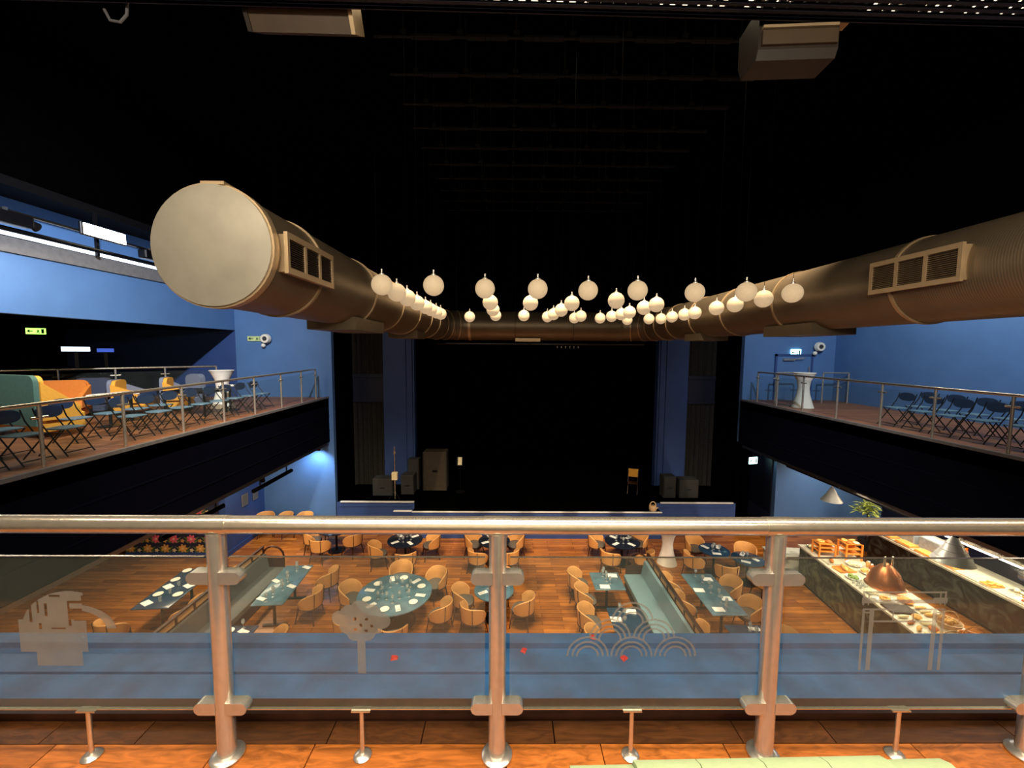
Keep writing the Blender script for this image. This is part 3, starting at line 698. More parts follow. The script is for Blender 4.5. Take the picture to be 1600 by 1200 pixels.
MB().prism([(-.10, .0), (.10, -.0), (.10, .10), (-.06, .12), (-.10, .105)], 'x', -.31, .31).build('body', 'projector', t)
MB().box(-.31, -.05, -.125, -.102, .066, .10).build('barn_door', 'steel_dark', t)
MB().box(.03, .29, -.125, -.102, .066, .10).build('barn_door', 'steel_dark', t)
MB().box(.30, .325, -.11, .10, 0, .14).build('end_plate', 'duct_ring', t); MB().box(-.325, -.30, -.11, .10, 0, .13).build('end_plate', 'projector_dark', t)
MB().box(-.05, .05, -.03, .03, .1, .16).build('yoke', 'black_metal', t)
o = MB().tube([(-.06, 0, 0), (-.03, .0, -.06), (.03, 0, -.07), (.07, 0, -.03), (.08, 0, .05)], .008, 8).build('cable_loop', 'grey_trim', None, True); o.location = (-2.35, 2.62, 8.75)
tag(o, 'loop of grey cable hanging from the mesh at the top corner', 'cable')

# ------------------------------------------------------------------ light trough on the blue bulkhead
t = thing('trough_track', 'black pipe with fixtures along the lit trough above the blue bulkhead', 'lighting bar', (-9.78, 9, 9.05))
MB().tube([(0, -6.5, 0), (0, 5.5, 0)], .05, 8).build('pipe', 'black_metal', t, True)
MB().tube([(.02, -6.5, .35), (.02, 5.5, .35)], .03, 8).build('upper_pipe', 'steel_dark', t, True)
for y in (-5, -2, 1.0, 4): MB().box(-.03, .03, y, y + .06, -.13, .88).build('bracket', 'black_metal', t)
s = thing('trough_strip_light', 'long pale strip light under the pipe of the trough', 'lamp', (-10.1, 9, 8.93))
MB().box(-.06, .06, -6.4, 5.4, 0, .05).build('housing', 'grey_trim', s); MB().box(-.04, .061, -6.4, 5.4, .051, .13).build('diffuser', 'lamp_strip', s)
t = thing('floodlight', 'glaring white floodlight in the trough above the blue bulkhead', 'lamp', (-9.63, 10.1, 9.30))
MB().bbox(-.08, .0, -.56, .56, .0, .30, .04).build('housing', 'black_metal', t); MB().box(.0, .02, -.5, .5, .03, .14).box(.0, .02, -.5, .5, .16, .27).build('lamp_face', 'lamp_white', t)
MB().box(-.098, -.07, -.05, .05, .08, .13).build('yoke', 'black_metal', t)
for i, (y, l) in enumerate(((8.2, .8), (11.4, .55), (6.25, .5))):
    t = thing('spotlight', ['dark spotlight nearest before the glaring floodlight', 'dark spotlight just past the glaring floodlight', 'dark spotlight at the frame edge of the trough'][i], 'stage light', (-9.7, y, 9.08))
    MB().bbox(-.12, .12, -l / 2, l / 2, .05, .28, .05).build('body', 'black_metal', t); MB().tube([(0, l / 2, .16), (0, l / 2 + .12, .12)], [.08, .10], 12).build('snout', 'black_metal', t, True); MB().box(-.02, .02, -.03, .03, .28, .36).build('yoke', 'dark_grey', t)

# ------------------------------------------------------------------ wall fittings
def cctv(loc, label):
    t = thing('dome_camera', label, 'camera', loc)
    MB().tube([(0, 0, 0), (0, -.12, .02)], .05, 12).build('bracket', 'dark_grey', t, True)
    MB().tube([(0, -.10, 0), (0, -.22, 0)], [.17, .15], 24).build('ring_housing', 'white_paint', t, True)
    MB().tube([(0, -.215, 0), (0, -.235, 0)], [.085, .07], 20).build('lens', 'dark_grey', t, True)
    MB().sphere((-.12, -.09, -.24), .075, 14, 8).build('bulb', 'white_paint', t, True)
cctv((-8.72, 14.99, 7.12), 'white ring speaker camera beside the green arrow sign'); cctv((11.3, 14.99, 6.97), 'white ring speaker camera above the corner past the blue door')
def exit_sign(loc, rz, w, h, face, pict, label, hang=None):
    t = thing('exit_sign', label, 'sign', loc, rz)
    MB().box(-w / 2, w / 2, -.03, 0, -h / 2, h / 2).build('panel', face, t)
    if hang: MB().tube([(0, -.015, h / 2), (0, -.015, hang - loc[2])], .01, 6).build('hanger_rod', 'black_metal', t)
    m = MB(); y0, y1 = -.033, -.0301
    m.box(-w * .40, -w * .14, y0, y1, -h * .07, h * .07)
    m.prism([(-w * .44, 0), (-w * .30, h * .3), (-w * .30, -h * .3)], 'y', y0, y1); m.build('arrow', pict, t)
    m = MB(); m.box(w * .08, w * .16, y0, y1, -h * .1, h * .2); m.box(w * .04, w * .2, y0, y1, h * .02, h * .1); m.prism([(w * .08, -h * .1), (w * .02, -h * .36), (w * .06, -h * .36), (w * .13, -h * .1)], 'y', y0, y1)
    m.prism([(w * .12, -h * .1), (w * .2, -h * .22), (w * .2, -h * .34), (w * .16, -h * .34), (w * .1, -h * .16)], 'y', y0, y1); m.box(w * .28, w * .42, y0, y1, -h * .36, h * .36); m.build('running_figure', pict, t)
    return t
exit_sign((-9.16, 14.99, 7.12), 0, .56, .17, 'sign_board', 'sign_dark', 'pale green arrow exit sign on the blue wall beside the ring camera')
exit_sign((-12.6, 11.1, 7.18), rad(35), .36, .16, 'sign_green', 'sign_dark', 'lit yellow-green exit sign in the dark bar recess', 7.42)
exit_sign((10.53, 14.99, 6.76), 0, .36, .22, 'sign_cyan', 'sign_dark', 'bright lit exit sign over the blue door')
exit_sign((9.55, 15.6, 2.55), rad(15), .38, .26, 'sign_cyan', 'sign_dark', 'lit teal exit sign in the dark recess beside the stage', 3.4)
d = MB().box(9.85, 11.1, 14.96, 14.99, 5.0, 6.62).build('door_1', 'blue_paint'); d['kind'] = 'structure'
MB().box(9.78, 9.85, 14.94, 15.0, 5.0, 6.7).box(11.1, 11.17, 14.94, 15.0, 5.0, 6.7).box(9.78, 11.17, 14.94, 15.0, 6.62, 6.7).build('door_frame', 'blue_panel', d)
MB().box(10.05, 10.45, 14.88, 14.96, 6.46, 6.54).tube([(10.4, 14.9, 6.5), (10.75, 14.8, 6.56)], .015, 6).build('door_closer', 'steel', d)
MB().tube([(11.0, 14.9, 6.0), (11.0, 14.9, 6.25)], .015, 8).build('door_handle', 'steel', d, True)

# ------------------------------------------------------------------ hall furniture
def make_chair():
    t = thing('dining_chair', '', 'chair')
    def ell(a, b, z, n=20): return [(a * math.copysign(abs(math.cos(2 * PI * i / n)) ** .75, math.cos(2 * PI * i / n)), b * math.copysign(abs(math.sin(2 * PI * i / n)) ** .75, math.sin(2 * PI * i / n)), z) for i in range(n)]
    MB().loft([ell(.235, .235, .40), ell(.25, .25, .42), ell(.25, .25, .45), ell(.22, .22, .475)]).build('seat', 'grey_seat', t, True)
    MB().loft([ell(.25, .25, .365), ell(.255, .255, .38), ell(.255, .255, .399)]).build('seat_frame', 'dark_wood', t, True)
    n = 22; ri, ro = [], []; A = 112
    vs, fs = [], []
    for i in range(n + 1):
        a = -A + 2 * A * i / n; u = a / A; h = .80 - .19 * u * u * u * u - .02 * u * u; zb = .405 + .02 * u * u
        ca, sa = math.sin(rad(a)), -math.cos(rad(a))
        for (r, z) in ((.262, zb), (.290, zb), (.312, zb + .5 * (h - zb)), (.322, h - .01), (.306, h + .006), (.292, h - .01), (.280, zb + .5 * (h - zb))):
            vs.append((r * ca, r * sa, z))
    k = 7
    for i in range(n):
        for j in range(k): fs.append((i * k + j, i * k + (j + 1) % k, (i + 1) * k + (j + 1) % k, (i + 1) * k + j))
    fs.append(tuple(range(k))); fs.append(tuple(n * k + j for j in reversed(range(k))))
    MB().add(vs, fs).build('backrest', 'tan', t, True)
    pts = [(.292 * math.sin(rad(a)), -.292 * math.cos(rad(a)), .40) for a in range(-112, 113, 14)]
    MB().tube(pts, .014, 6).build('back_frame', 'dark_wood', t, True)
    for s in (-1, 1):
        a = rad(38 * s); o = MB().tube([(.30 * math.sin(a), -.30 * math.cos(a), .40), (.334 * math.sin(a), -.334 * math.cos(a), .80)], .009, 6).build('back_stile', 'dark_wood', t, True)
    for sx in (-1, 1):
        for sy in (-1, 1):
            MB().tube([(sx * .19, sy * .18, .385), (sx * .245, sy * .245, 0)], [.02, .012], 8).build('leg', 'dark_wood', t, True)
    return t
chair = Maker(make_chair)
def seat(x, y, tx, ty, label, group): return chair((x, y, 0), math.atan2(-(tx - x), ty - y), label, group)
def rect_table(name, label, cx, cy, sx, sy, rz, m, legs):
    t = thing('dining_table', label, 'table', (cx, cy, 0), rz)
    MB().bbox(-sx / 2, sx / 2, -sy / 2, sy / 2, .72, .75, .02).build('tabletop', m, t, True)
    for y in legs:
        p = MB().tube([(0, y, .03), (0, y, .72)], .035, 10).build('pedestal', 'black_metal', t, True)
        MB().box(-.28, .28, y - .04, y + .04, 0, .03).build('foot', 'black_metal', p)
        MB().box(-.25, .25, y - .03, y + .03, .69, .72).build('support', 'black_metal', p)
    return t
def round_table(label, cx, cy, r, m, ry=None):
    t = thing('dining_table', label, 'table', (cx, cy, 0))
    o = MB().lathe([(r - .02, .715), (r, .722), (r, .745), (r - .008, .75)], 40).build('tabletop', m, t, True)
    if ry: o.scale = (1, ry / r, 1)
    MB().lathe([(.05, .02), (.035, .06), (.035, .7), (.07, .715)], 14).build('pedestal', 'black_metal', t, True)
    MB().lathe([(r * .55, 0), (r * .55, .012), (.06, .03)], 28).build('base', 'black_metal', t, True)
    return t
plate = Maker(lambda: (lambda o: (tag(o, '', 'plate'), o)[1])(MB().lathe([(.05, 0), (.06, .002), (.10, .014), (.105, .017), (.10, .019), (.06, .008), (.001, .007)], 24).build('side_plate', 'china', None, True)))
def make_setting():
    t = thing('napkin_setting', '', 'napkin')
    MB().bbox(-.055, .055, -.12, .12, 0, .012, .006).build('napkin', 'linen', t)
    f = MB().box(-.03, -.022, -.10, .05, .0125, .016).box(-.037, -.015, .05, .10, .0125, .016).build('fork', 'chrome', t)
    k = MB().box(.018, .026, -.10, .02, .0125, .016).box(.016, .030, .02, .11, .0125, .016).build('knife', 'chrome', t)
    return t
def make_glass():
    t = thing('wine_glass', '', 'glass')
    MB().lathe([(.034, 0), (.033, .004), (.005, .008), (.0045, .085), (.02, .10), (.036, .13), (.037, .16), (.030, .20), (.0285, .20), (.034, .155), (.018, .105), (.001, .10)], 14, cap=False).build('bowl_and_stem', 'drink_glass', t, True)
    return t
def make_tumbler():
    t = thing('water_glass', '', 'glass')
    MB().lathe([(.030, 0), (.034, .10), (.031, .10), (.028, .008), (.001, .007)], 14).build('tumbler', 'drink_glass', t, True)
    return t
def make_menu():
    o = MB().bbox(-.085, .085, -.125, .125, 0, .008, .004).build('menu_card', 'linen'); return tag(o, '', 'menu')
setting = Maker(make_setting); wine = Maker(make_glass); tumbler = Maker(make_tumbler); menu = Maker(make_menu)
ENDS = {1: ['alone'], 2: ['nearer the stage', 'nearer the railing']}
def rank(i, n):
    if n == 1: return 'the only one'
    if i == 0: return 'nearest the stage'
    if i == n - 1: return 'nearest the steel railing'
    return ORD[i] + ' from the stage'
def lay(kind, maker, word, table, items, z=.75):     # items: (x, y, rz)
    items = sorted(items, key=lambda p: -p[1])
    for i, (x, y, a) in enumerate(items):
        maker((x, y, z + .0005), rad(a), '%s on the %s, %s' % (word, table, rank(i, len(items))), '%s on the %s' % (kind, table))
def local(cx, cy, rz):
    c, s = math.cos(rz), math.sin(rz)
    return lambda x, y: (cx + c * x - s * y, cy + s * x + c * y)

# flower-side table
TA = 'blue table by the flower wallpaper'
rect_table('a', 'long blue table with white plates nearest the flower wallpaper', -8.33, 9.95, .84, 1.75, rad(4), 'table_navy', (-.5, .5))
L = local(-8.33, 9.95, rad(4))
lay('plates', plate, 'white side plate', TA, [L(-.28, .78) + (0,), L(-.27, .34) + (0,), L(-.22, -.30) + (0,), L(.26, -.34) + (0,), L(.28, .75) + (0,)])
lay('menus', menu, 'white menu card', TA, [L(-.22, .03) + (60,), L(.26, .04) + (62,), L(-.22, -.65) + (62,)])
lay('glasses', tumbler, 'water glass', TA, [L(0, .08) + (0,), L(.02, -.25) + (0,), L(.03, -.58) + (0,)])
for i, y in enumerate((10.65, 9.95, 9.25)):
    seat(-7.62, y, -8.4, y, 'tan tub chair between wallpaper-side table and sofa, ' + rank(i, 3), 'chairs at the wallpaper-side table')
seat(-8.75, 8.72, -8.5, 9.8, 'tan tub chair at the near end of the wallpaper-side table', 'chairs at the wallpaper-side table')
rect_table('a2', 'blue table corner just showing over the ledge by the wallpaper-side table', -8.3, 7.75, .8, .8, 0, 'table_navy', (0,))
lay('menus', menu, 'white menu card', 'blue table corner showing over the ledge', [(-8.25, 8.03, 70), (-8.55, 8.0, 80)])

def banquette(label, x, y0, y1, face, mseat, mback):
    # long sofa, back along y at x, seat on the side 'face' (+1 / -1 in x); cane panels along the top of the back
    t = thing('banquette', label, 'sofa', (x, y0, 0)); L_ = y1 - y0; f = face
    def bx(a, b): return tuple(sorted((a * f, b * f)))
    a, b = bx(.10, .68); MB().bbox(a, b, .03, L_ - .03, .30, .46, .04).build('seat_cushion', mseat, t, True)
    a, b = bx(.06, .64); MB().box(a, b, .04, L_ - .04, .04, .30).build('base', 'navy', t)
    r = MB(); prof = [(.06, .40), (.20, .46), (.12, .86), (.04, .86)]
    r.prism([(p * f, z) for p, z in (prof if f > 0 else prof[::-1])], 'y', .03, L_ - .06).build('back_cushion', mback, t)
    fr_ = MB().box(-.035, .035, 0, L_, 1.02, 1.06).box(-.03, .03, 0, L_, .84, .875).box(-.03, .03, 0, L_, .0, .08).build('back_rails', 'dark_wood', t)
    n = max(3, round(L_ / .52)); 
    for i in range(n + 1):
        y = (L_ - .05) * i / n; MB().box(-.03, .03, y, y + .05, 0, 1.03).build('stile', 'dark_wood', t)
    for i in range(n):
        ya, yb = (L_ - .05) * i / n + .05, (L_ - .05) * (i + 1) / n
        MB().box(-.008, .008, ya, yb, .874, 1.021).build('cane_panel', 'cane', t); MB().box(-.012, .012, ya, yb, .08, .845).build('lower_panel', 'dark_wood', t)
    # curved end arch at the stage end
    pts = [(0, L_ - .02, .0)] + [(.0, L_ - .02, .75)] + [(f * (.30 - .30 * math.cos(rad(k))), L_ - .02, .78 + .28 * math.sin(rad(k))) for k in range(0, 181, 20)] + [(f * .6, L_ - .02, .0)]
    MB().tube(pts, .026, 8).build('end_arch', 'dark_wood', t, True)
    a, b = bx(.02, .58); MB().box(a, b, L_ - .04, L_ - .015, .05, .72).build('end_panel', 'dark_wood', t)
    a, b = bx(.02, .66); MB().box(a, b, 0, .03, .04, .62).build('near_panel', 'navy', t)
    return t
banquette('long grey banquette with dark frame and cane top panels', -7.08, 7.3, 11.5, 1, 'sofa_grey', 'sofa_grey')
banquette('long pale blue banquette with dark frame and cane top panels', 3.98, 7.2, 11.15, -1, 'sofa_blue', 'sofa_blue')

# table along the grey banquette
TB = 'long table at the grey banquette'
rect_table('b', 'long teal-blue table set with napkins along the grey banquette', -5.72, 10.12, .74, 1.8, rad(4), 'table_teal', (-.55, .55))
L = local(-5.72, 10.12, rad(4))
lay('napkins', setting, 'white napkin', TB, [L(.24, .76) + (65,), L(-.26, .12) + (60,), L(.24, -.15) + (65,), L(-.24, -.65) + (70,)])
lay('wine glasses', wine, 'wine glass', TB, [L(.0, .72) + (0,), L(.05, .60) + (0,), L(-.04, .25) + (0,), L(.05, .08) + (0,), L(.0, -.15) + (0,), L(.10, -.30) + (0,), L(-.06, -.45) + (0,), L(.0, -.58) + (0,), L(-.08, -.75) + (0,)])
for i, y in enumerate((10.75, 9.8)):
    seat(-4.93 - .12 * i * 0, y, -5.7, y + .1, 'tan tub chair at the grey banquette table, ' + ('nearer the stage', 'nearer the railing')[i], 'chairs at the grey banquette table')
TC_ = 'small table at the grey banquette near end'
rect_table('c', 'small dark table at the near end of the grey banquette', -5.75, 8.15, .72, .72, 0, 'table_navy', (0,))
lay('napkins', setting, 'white napkin', TC_, [(-5.6, 8.3, 70), (-5.85, 8.12, 60)]); lay('plates', plate, 'white plate', TC_, [(-5.92, 8.32, 0)]); lay('glasses', wine, 'wine glass', TC_, [(-5.95, 8.2, 0), (-5.68, 8.42, 0)])
seat(-4.98, 8.25, -5.8, 8.2, 'tan tub chair at the small table by the near end of the grey banquette', 'chairs at the grey banquette table')

# big round table
TD = 'big round table'
DX, DY = -2.78, 9.72
round_table('big round teal marbled table with eight white plates', DX, DY, .90, 'table_teal')
for k, (x, y, lab) in enumerate(((-2.95, 10.95, 'facing the railing from the stage side'), (-1.95, 10.65, 'on its stage and food counter corner'), (-1.62, 9.35, 'on its food counter side'), (-2.5, 8.55, 'with its back square to the railing'),
                                 (-3.95, 10.0, 'on its mural side'), (-3.55, 8.75, 'behind the tree emblem'))):
    seat(x, y, DX, DY, 'tan tub chair at the big round table, ' + lab, 'chairs at the big round table')
pl, nk, gl = [], [], []
for k in range(6):
    a = rad(25 + 60 * k); pl.append((DX + .66 * math.cos(a), DY + .66 * math.sin(a), 0)); a2 = a + rad(26)
    nk.append((DX + .66 * math.cos(a2), DY + .66 * math.sin(a2), math.degrees(a2) - 90)); a3 = a + rad(13)
    gl.append((DX + .42 * math.cos(a3), DY + .42 * math.sin(a3), 0)); gl.append((DX + .30 * math.cos(a3 + .5), DY + .30 * math.sin(a3 + .5), 0))
lay('plates', plate, 'white side plate', TD, pl); lay('napkins', setting, 'white napkin', TD, nk)
lay('wine glasses', wine, 'wine glass', TD, gl)

def quad_round(label, cx, cy, r, m, angs, phr, nset=4, ng=4, a0=20, tname=None):
    round_table(label, cx, cy, r, m)
    for a, p in zip(angs, phr): seat(cx + (r + .26) * math.cos(rad(a)), cy + (r + .26) * math.sin(rad(a)), cx, cy, 'tub chair at the %s, %s' % (tname, p), 'chairs at the ' + tname)
    lay('napkins', setting, 'white napkin', tname, [(cx + r * .62 * math.cos(rad(a0 + 360 / nset * k)), cy + r * .62 * math.sin(rad(a0 + 360 / nset * k)), a0 + 360 / nset * k - 90) for k in range(nset)])
    lay('wine glasses', wine, 'wine glass', tname, [(cx + r * .34 * math.cos(rad(a0 + 45 + 360 / ng * k)), cy + r * .34 * math.sin(rad(a0 + 45 + 360 / ng * k)), 0) for k in range(ng)])
quad_round('small round dark table behind the centre post of the railing', -.33, 9.88, .5, 'table_teal', (178, 232, 338, 75), ('on its mural side', 'back to the railing', 'on its counter side', 'on its stage side'), 4, 4, 30, 'small round table behind the centre post')
quad_round('small round dark table near the stage, above the centre post', -.42, 12.55, .5, 'table_black', (232, 308, 150, 30), ('nearest the railing, mural side', 'nearest the railing, counter side', 'stage side towards the mural', 'stage side towards the counter'), 4, 4, 30, 'dark round table above the centre post')
quad_round('round dark table near the stage behind the big round table', -3.25, 12.6, .55, 'table_black', (200, 285, 20, 110), ('on its mural side', 'back to the railing', 'on its counter side', 'on its stage side'), 4, 4, 40, 'dark round table behind the big table')
quad_round('round dark table near the stage beside the white cocktail column', 3.65, 12.55, .55, 'table_black', (230, 306, 150, 35), ('nearest the railing, mural side', 'nearest the railing, column side', 'stage side towards the mural', 'stage side towards the column'), 4, 4, 40, 'round table beside the white column')
# two joined round tables near the food counter
TM1, TM2 = 'joined round table nearer the stage', 'joined round table nearer the counter'
round_table('round dark table joined edge to edge with another, the one nearer the stage', 6.3, 11.98, .44, 'table_navy'); round_table('round dark table joined edge to edge with another, the one nearer the counter', 7.02, 11.45, .44, 'table_navy')
for (x, y, tx, ty, lab) in ((6.05, 12.68, 6.3, 12, 'behind it on the stage side'), (5.6, 11.75, 6.3, 12, 'on the mural side'), (7.35, 12.15, 7.0, 11.5, 'on the counter side towards the stage'), (6.25, 11.15, 6.4, 11.9, 'with its back to the railing'), (7.05, 10.68, 7.0, 11.5, 'nearest the railing')):
    seat(x, y, tx, ty, 'tan tub chair at the joined tables, ' + lab, 'chairs at the joined round tables')
lay('napkins', setting, 'white napkin', TM1, [(6.1, 12.15, 30), (6.25, 11.72, 80), (6.5, 12.15, -30)]); lay('napkins', setting, 'white napkin', TM2, [(6.85, 11.25, 60), (7.2, 11.4, 20), (7.0, 11.7, -40)])
lay('wine glasses', wine, 'wine glass', TM1, [(6.3, 12.0, 0), (6.42, 11.9, 0), (6.2, 11.9, 0)]); lay('wine glasses', wine, 'wine glass', TM2, [(7.0, 11.45, 0), (6.9, 11.5, 0)])
# tables at the pale blue banquette
TF = 'square table at the pale blue banquette'
rect_table('f', 'square teal table on the mural side of the pale blue banquette', 2.62, 10.28, .78, .82, 0, 'table_teal', (0,))
lay('napkins', menu, 'white napkin', TF, [(2.82, 10.52, 85), (2.5, 10.0, 88)]); lay('wine glasses', wine, 'wine glass', TF, [(2.6, 10.6, 0), (2.62, 10.4, 0), (2.6, 10.25, 0), (2.66, 10.12, 0), (2.55, 10.48, 0)])
seat(1.95, 10.68, 2.7, 10.6, 'tan tub chair at the square banquette table, nearer the stage', 'chairs at the square banquette table'); seat(2.02, 9.95, 2.8, 9.95, 'tan tub chair at the square banquette table, nearer the railing', 'chairs at the square banquette table')
TF2 = 'dark table behind the wave emblem'
rect_table('f2', 'dark table behind the wave emblem on the glass', 2.72, 8.7, .78, .9, 0, 'table_navy', (0,))
lay('napkins', menu, 'white napkin', TF2, [(2.86, 9.0, 80), (2.45, 8.72, 88)]); lay('wine glasses', wine, 'wine glass', TF2, [(2.6, 9.0, 0), (2.66, 8.8, 0), (2.6, 8.55, 0)])
seat(1.95, 9.08, 2.8, 8.95, 'tan tub chair at the dark table behind the wave emblem, nearer the stage', 'chairs behind the wave emblem'); seat(1.98, 8.33, 2.8, 8.4, 'tan tub chair at the dark table behind the wave emblem, nearer the railing', 'chairs behind the wave emblem')
# long table on the other side of the blue banquette
TH = 'long table beside the food counter'
rect_table('h', 'long teal table between the pale blue banquette and the food counter', 5.12, 9.75, .82, 1.75, 0, 'table_teal', (-.5, .5))
lay('napkins', menu, 'white napkin', TH, [(5.3, 10.35, 85), (4.85, 9.85, 85), (5.35, 9.5, 88), (4.95, 9.08, 88)])
lay('wine glasses', wine, 'wine glass', TH, [(5.05, 10.5, 0), (5.1, 10.2, 0), (5.15, 9.95, 0), (5.1, 9.75, 0), (5.22, 9.6, 0), (5.15, 9.35, 0), (5.2, 9.2, 0), (5.1, 9.05, 0)])
for x, y, lab in ((5.85, 10.3, 'counter side, nearer the stage'), (5.85, 9.4, 'counter side, nearer the railing'), (4.42, 9.62, 'blue banquette side, middle'), (4.42, 10.45, 'blue banquette side, nearer the stage')):
    seat(x, y, 5.12, y, 'tan tub chair at the long counter-side table, ' + lab, 'chairs at the long counter-side table')
TH2 = 'dark table past the counter-side table'
rect_table('h2', 'small dark table at the railing end of the long counter-side table', 5.2, 8.1, .82, .9, 0, 'table_navy', (0,))
lay('napkins', setting, 'white napkin', TH2, [(5.38, 8.4, 80)]); lay('wine glasses', wine, 'wine glass', TH2, [(5.25, 8.35, 0), (5.3, 8.2, 0), (5.35, 8.05, 0)])
seat(5.9, 8.25, 5.2, 8.2, 'tan tub chair at the dark table by the railing, counter side', 'chairs at the long counter-side table'); seat(4.45, 8.45, 5.2, 8.4, 'tan tub chair at the dark table by the railing, banquette side', 'chairs at the long counter-side table')
# dark table and chairs near the grey banquette and the facing wall
round_table('dark round table in front of the chairs lined on the blue wall', -5.75, 13.35, .5, 'table_black')
for x, y, lab in ((-5.95, 12.65, 'with its back to the railing'), (-6.45, 13.2, 'on the mural side'), (-5.1, 13.05, 'on the stage centre side')):
    seat(x, y, -5.75, 13.35, 'tub chair at the dark table before the blue wall, ' + lab, 'chairs at the dark table before the blue wall')
for i, (x, a) in enumerate(((-8.78, 205), (-8.1, 150), (-7.38, 170))):
    chair((x, 14.45, 0), rad(a), 'tan tub chair lined against the blue wall, %s from the wallpaper end' % ORD[i], 'tub chairs against the blue wall')
chair((-6.35, 13.95, 0), rad(150), 'tan tub chair alone in front of the dark corner by the stage wing', 'tub chairs against the blue wall')
# white spandex cocktail tables
def cocktail():
    t = thing('cocktail_table', '', 'table')
    MB().lathe([(.31, 0), (.27, .12), (.19, .4), (.16, .62), (.19, .85), (.30, 1.08), (.31, 1.10)], 28).build('stretch_cover', 'spandex', t, True)
    MB().lathe([(.315, 1.095), (.32, 1.105), (.31, 1.115)], 28).build('top', 'white_paint', t, True); return t
ck = Maker(cocktail)
ck((5.12, 12.6, 0), 0, 'white stretch-covered cocktail table standing on the hall floor'); ck((9.46, 13.0, 5.0), 0, 'white stretch-covered cocktail table on the balcony by the blue door'); ck((-8.5, 12.2, 5.0), 0, 'white stretch-covered cocktail table at the stage end of the bar balcony')

# flower mural
t = thing('flower_mural', 'framed mural of pink flowers and leaves on navy ground', 'mural', (-10.82, 12.86, 0))
MB().box(-1.5, 1.5, 0, .1, 0, 3.2).build('backing', 'print_navy', t); MB().box(-1.5, 1.5, -.03, 0, .0, .17).build('skirting', 'blue_panel', t)
fl = MB()
def petal_flower(cx, cz, r, n, d):
    for k in range(n):
        a = 2 * PI * k / n; px, pz = cx + r * .55 * math.cos(a), cz + r * .55 * math.sin(a); q = []
        for i in range(8):
            b = 2 * PI * i / 8; u, v = r * .48 * math.cos(b), r * .26 * math.sin(b); q.append((px + u * math.cos(a) - v * math.sin(a), d - .0004 * k, pz + u * math.sin(a) + v * math.cos(a)))
        fl.add(q, [tuple(range(8))])
for iz in range(9):
    for ix in range(6):
        cx = -1.35 + ix * .56 + (.28 if iz % 2 else 0); cz = .26 + iz * .32
        if cx > 1.4: continue
        fl.cur = 2
        for sg in (-1, 1):
            for q in (0, 1): fl.add([(cx, -.002, cz - .10 + q * .05), (cx + sg * .12, -.002, cz - .04 + q * .1), (cx + sg * .26, -.002, cz + .02 + q * .10), (cx + sg * .14, -.002, cz - .09 + q * .08)], [(0, 1, 2, 3)])
        fl.cur = 1 if iz == 0 else 0; petal_flower(cx, cz + .04, .15, 7, -.004)
        fl.cur = 3; petal_flower(cx, cz + .04, .04, 5, -.009)
        fl.cur = 1 if iz % 2 else 3; petal_flower(cx + .28, cz - .02, .07, 5, -.006)
fl.build('flower_print', ['pink', 'gold', 'leaf', 'cream_food'], t, kind='stuff')
for i, (y, s) in enumerate(((13.86, .16), (14.45, .14))):
    o = thing('picture_frame', 'small pale frame on the blue side wall, ' + ('nearer the mural', 'nearer the facing wall')[i], 'picture', (-9.09, y, 1.55))
    MB().box(0, .02, -s, s, -.2, .2).build('frame', 'grey_trim', o); MB().box(.02, .022, -s + .03, s - .03, -.17, .17).build('print', 'sofa_grey', o)

# ------------------------------------------------------------------ tracks and lamps under the balconies
def track(label, x, y0, y1, z, r=.06):
    t = thing('heater_tube', label, 'track light', (x, y0, z))
    MB().tube([(0, 0, 0), (0, y1 - y0, 0)], r, 10).build('tube', 'black', t, True)
    for k in (.15, .85): MB().box(-.015, .015, (y1 - y0) * k, (y1 - y0) * k + .03, r * .6, 3.4 - z).build('hanger', 'black_metal', t)
track('black tube hanging under the bar balcony, nearer the mural end', -7.0, 8.05, 9.86, 2.9); track('black tube hanging under the bar balcony, nearer the stage', -6.9, 10.9, 12.84, 2.9)
track('black tube hanging under the far balcony over the food counter', 9.42, 8.2, 13.46, 2.95, .05)
def downlight(loc, label, m='lamp_spot'):
    t = thing('track_spotlight', label, 'stage light', loc)
    MB().lathe([(.055, 0), (.06, .03), (.05, .16), (.02, .18)], 14).build('can', 'black_metal', t, True); MB().lathe([(.048, -.002), (.048, .001)], 14).build('lamp_face', m, t, True)
    MB().tube([(0, 0, .17), (0, 0, 3.4 - loc[2])], .012, 6).build('stem', 'black_metal', t)
downlight((-6.72, 14.35, 3.16), 'bluish spotlight under the balcony end beside the stage', 'lamp_cool')
downlight((-6.70, 11.0, 3.12), 'small bright spotlight under the bar balcony edge')
for i, (y, x) in enumerate(((12.2, 9.05), (10.7, 8.95), (8.2, 9.9), (7.6, 10.1))):
    downlight((x, y, 3.14), 'small spotlight over the food counter, %s from the stage' % ORD[i])
def cone_lamp(loc, r, h, m, label):
    t = thing('cone_pendant', label, 'lamp', loc)
    mb = MB(); mb.lathe([(r, 0), (r * .52, h * .5), (.05, h * .97), (.03, h)], 28, cap=False); mb.lathe([(r - .012, .002), (r * .52 - .012, h * .5), (.04, h * .96)], 28, cap=False)
    mb.build('shade', m, t, True); MB().tube([(0, 0, h), (0, 0, h + .08)], .02, 8).build('cap', 'chrome', t, True); MB().tube([(0, 0, h + .08), (0, 0, 3.4 - loc[2])], .006, 6).build('cord', 'black_metal', t)
    for z in ((.2, .45, .7) if r > .3 else ()): MB().lathe([(r - (r - .05) * z + .006, h * z), (r - (r - .05) * z + .006, h * z + .012)], 28, cap=False).build('ridge', m, t, True)
